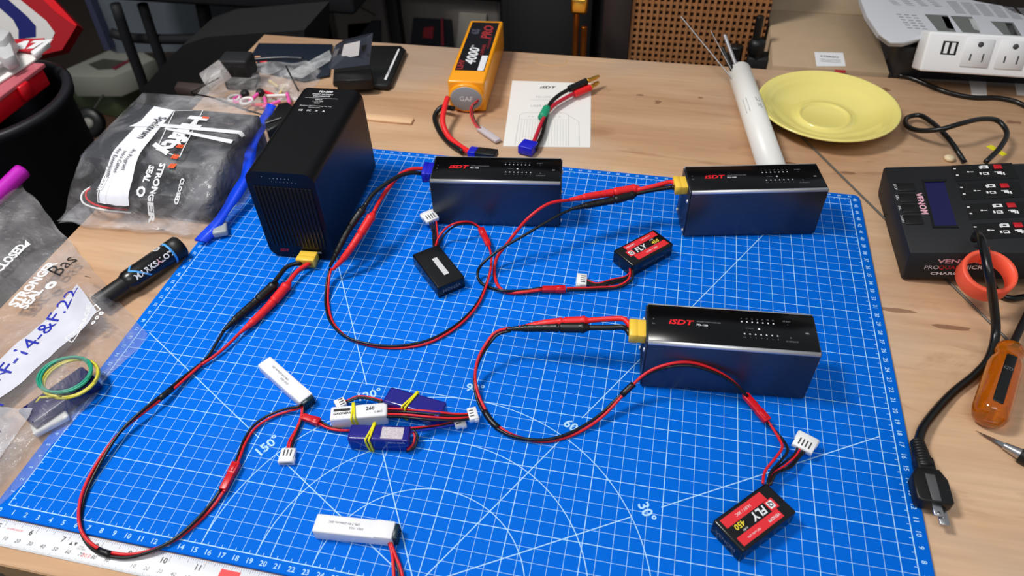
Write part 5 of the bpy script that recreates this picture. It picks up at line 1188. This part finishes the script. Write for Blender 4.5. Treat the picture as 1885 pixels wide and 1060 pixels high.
slab('floor_cardboard', [(20, 440), (60, 400), (140, 330), (175, 300), (240, 520), (20, 600)], -76, -73, mat('carton_tan', (128, 92, 62), .7), 'flattened tan cardboard on the floor under the bench edge', 'cardboard', .2)
p = at(165, 226, -40); t = thing('model_wheel', 'small black rubber wheel with grey hub hanging in the shade', 'wheel', (p.x, p.y, p.z))
b = MB(); M = Matrix.Translation(p) @ Matrix.Rotation(math.radians(60), 4, 'X') @ Matrix.Rotation(.3, 4, 'Y'); b.lathe([(1.2, -1), (3.0, -1.1), (3.4, -.5), (3.4, .5), (3.0, 1.1), (1.2, 1)], 28, M); part('tyre', b, m_rubber, t, True)
b = MB(); b.lathe([(0, 1.1), (.5, 1.15), (1.2, .9), (1.2, -.9), (0, -1)], 20, M); part('hub', b, mat('hub_grey', (150, 148, 140), .4), t, True)
P0, P1 = at(190, 175, -41), at(135, 260, -39); solo('axle_rod', MB().cyl(P0, P1, .25, .25, 8), mat('wire_grey', (120, 118, 112), .35, metal=.6), 'thin grey rod beside the small wheel', 'rod', (P0.x, P0.y, P0.z))
slab('pink_booklet', [(100, 285), (150, 262), (200, 360), (150, 372)], -56, -55, mat('dusty_pink', (96, 48, 60), .6), 'dusty pink booklet down on the shelf left of the large zipper bag', 'booklet', .1)
# bin with red tray
cx, cy, rz = -40.0, 47.0, 1.6
t = thing('waste_bin', 'round black bin carrying the red tray left of the bench', 'bin', (cx, cy, -76))
b = MB(); b.lathe([(0, -75.5), (8, -75.5), (8, -76), (8.6, -75), (9.6, rz - 1.4), (10.3, rz - 1.3), (10.5, rz - .2), (10.1, rz), (9.3, rz - .1), (9.1, rz - 1.5), (7.5, -74.5), (0, -74.5)], 56, Matrix.Translation(V(cx, cy, 0))); part('bin_shell', b, mat('bin_black', (17, 18, 26), .5), t, True)
b = MB(); bmesh.ops.create_icosphere(b.bm, subdivisions=4, radius=1)
for v in b.bm.verts: q = 1 + .3 * noise.noise(v.co * 2.2); v.co = V(v.co.x * 7 * q - 40, v.co.y * 6 * q + 28, v.co.z * 27 * q ** .3 - 48.5)
for f in b.bm.faces: f.smooth = True
solo('blue_sack', b, mat('sack_blue', (8, 14, 150), .3), 'dark blue plastic sack in the shade below the black bin rim', 'sack', (-40, 28, -76))
t = thing('organiser_tray', 'bright red plastic tray with papers standing on the black bin', 'tray', (-40, 40, rz))
m_tray = mat('tray_red', (206, 10, 30), .35)
b = MB(); b.box(-50, -33.3, 27, 51.6, rz, rz + 2.2, .2, 2); part('tray_body', b, m_tray, t, True)
b = MB(); b.box(-50.3, -33.0, 26.7, 51.9, rz + 2.2, rz + 2.7, .12, 2); part('tray_lid', b, mat('lid_pink', (214, 110, 122), .25, alpha=.8), t, True, 'clear pinkish lid')
for yy in (36, 46.5): b = MB(); b.box(-33.4, -32.6, yy, yy + 1.6, rz + .6, rz + 2.4, .12, 1); part('latch', b, m_tray, t, True)
zt = rz + 2.75
slab('paper_sheet', [(-30, 175), (-30, 90), (40, 86), (76, 101), (60, 112), (0, 150)], zt, zt + .25, m_paper, 'white paper sheet lying on the red tray', 'paper', .05)
t = thing('folded_leaflet', 'white and red leaflet with large letters on the paper pile', 'leaflet', at(50, 85, zt + 1))
slab('sheet', [(20, 72), (82, 70), (56, 94), (14, 88)], zt + .5, zt + .8, mat('leaf_red', (190, 20, 40), .5), '', '', .02, parent=t)
slab('white_edge', [(84, 75), (90, 78), (62, 100), (56, 95)], zt + .3, zt + .9, m_white, '', '', .02, parent=t)
q = at(46, 83, zt + .83); b = MB(); b.text('AT', 1.9, flat(q.x, q.y, zt + .83, .25), off=.08, shear=.3, sx=1.2); part('letters', b, m_white, t, True)
for k, (pts, lab) in enumerate((([(-20, 62), (0, 48), (18, 57), (4, 74), (-20, 76)], 'white plastic cup-like piece at the left frame edge on the papers'), ([(-10, 80), (12, 72), (20, 80), (26, 100), (8, 108), (-10, 100)], 'crumpled clear wrapper on the papers beside the red leaflet'), ([(-20, 108), (22, 94), (26, 98), (-20, 128)], 'long white plastic strip along the paper pile'))):
    slab('plastic_scrap', pts, zt + .8 + k * .1, zt + 3.2 - k * .8, mat('scrap_white', (190, 190, 192), .4), lab, 'plastic scrap', .12)
# striped sack behind
Np = V(.42, -.72, .55).normalized(); Pp = V(-50, 68, 5)
t = thing('striped_box', 'red, white and blue striped box behind the red tray', 'box', Pp)
def plq(pts, off, th, m_, nm):
    P = [onpl(a, c, Pp + Np * off, Np) for a, c in pts]; b = MB(); f = [b.bm.verts.new(p) for p in P]; k = [b.bm.verts.new(p - Np * th) for p in P]; n = len(P)
    fs = [b.bm.faces.new(f), b.bm.faces.new(k[::-1])] + [b.bm.faces.new((f[i], k[i], k[(i + 1) % n], f[(i + 1) % n])) for i in range(n)]; b._tag(fs); return part(nm, b, m_, t, True)
plq([(-40, -30), (70, -30), (142, 46), (114, 92), (60, 105), (-40, 110)], 0, 3, mat('sack_red', (150, 6, 22), .6, spec=.15), 'red_body')
plq([(-40, -30), (20, -30), (38, 0), (85, 38), (101, 60), (92, 80), (60, 104), (-40, 109)], .05, .05, mat('sack_white', (196, 194, 192), .6, spec=.15), 'white_band')
plq([(-40, -30), (-5, -30), (16, 0), (50, 30), (66, 48), (66, 68), (34, 72), (34, 55), (24, 36), (0, 15), (-40, -5)], .1, .05, mat('sack_navy', (10, 20, 92), .6, spec=.15), 'blue_band')
plq([(75, -5), (95, -5), (142, 46), (138, 48), (100, 20)], .05, .05, mat('sack_brightred', (205, 10, 26), .6, spec=.15), 'bright_red_edge')
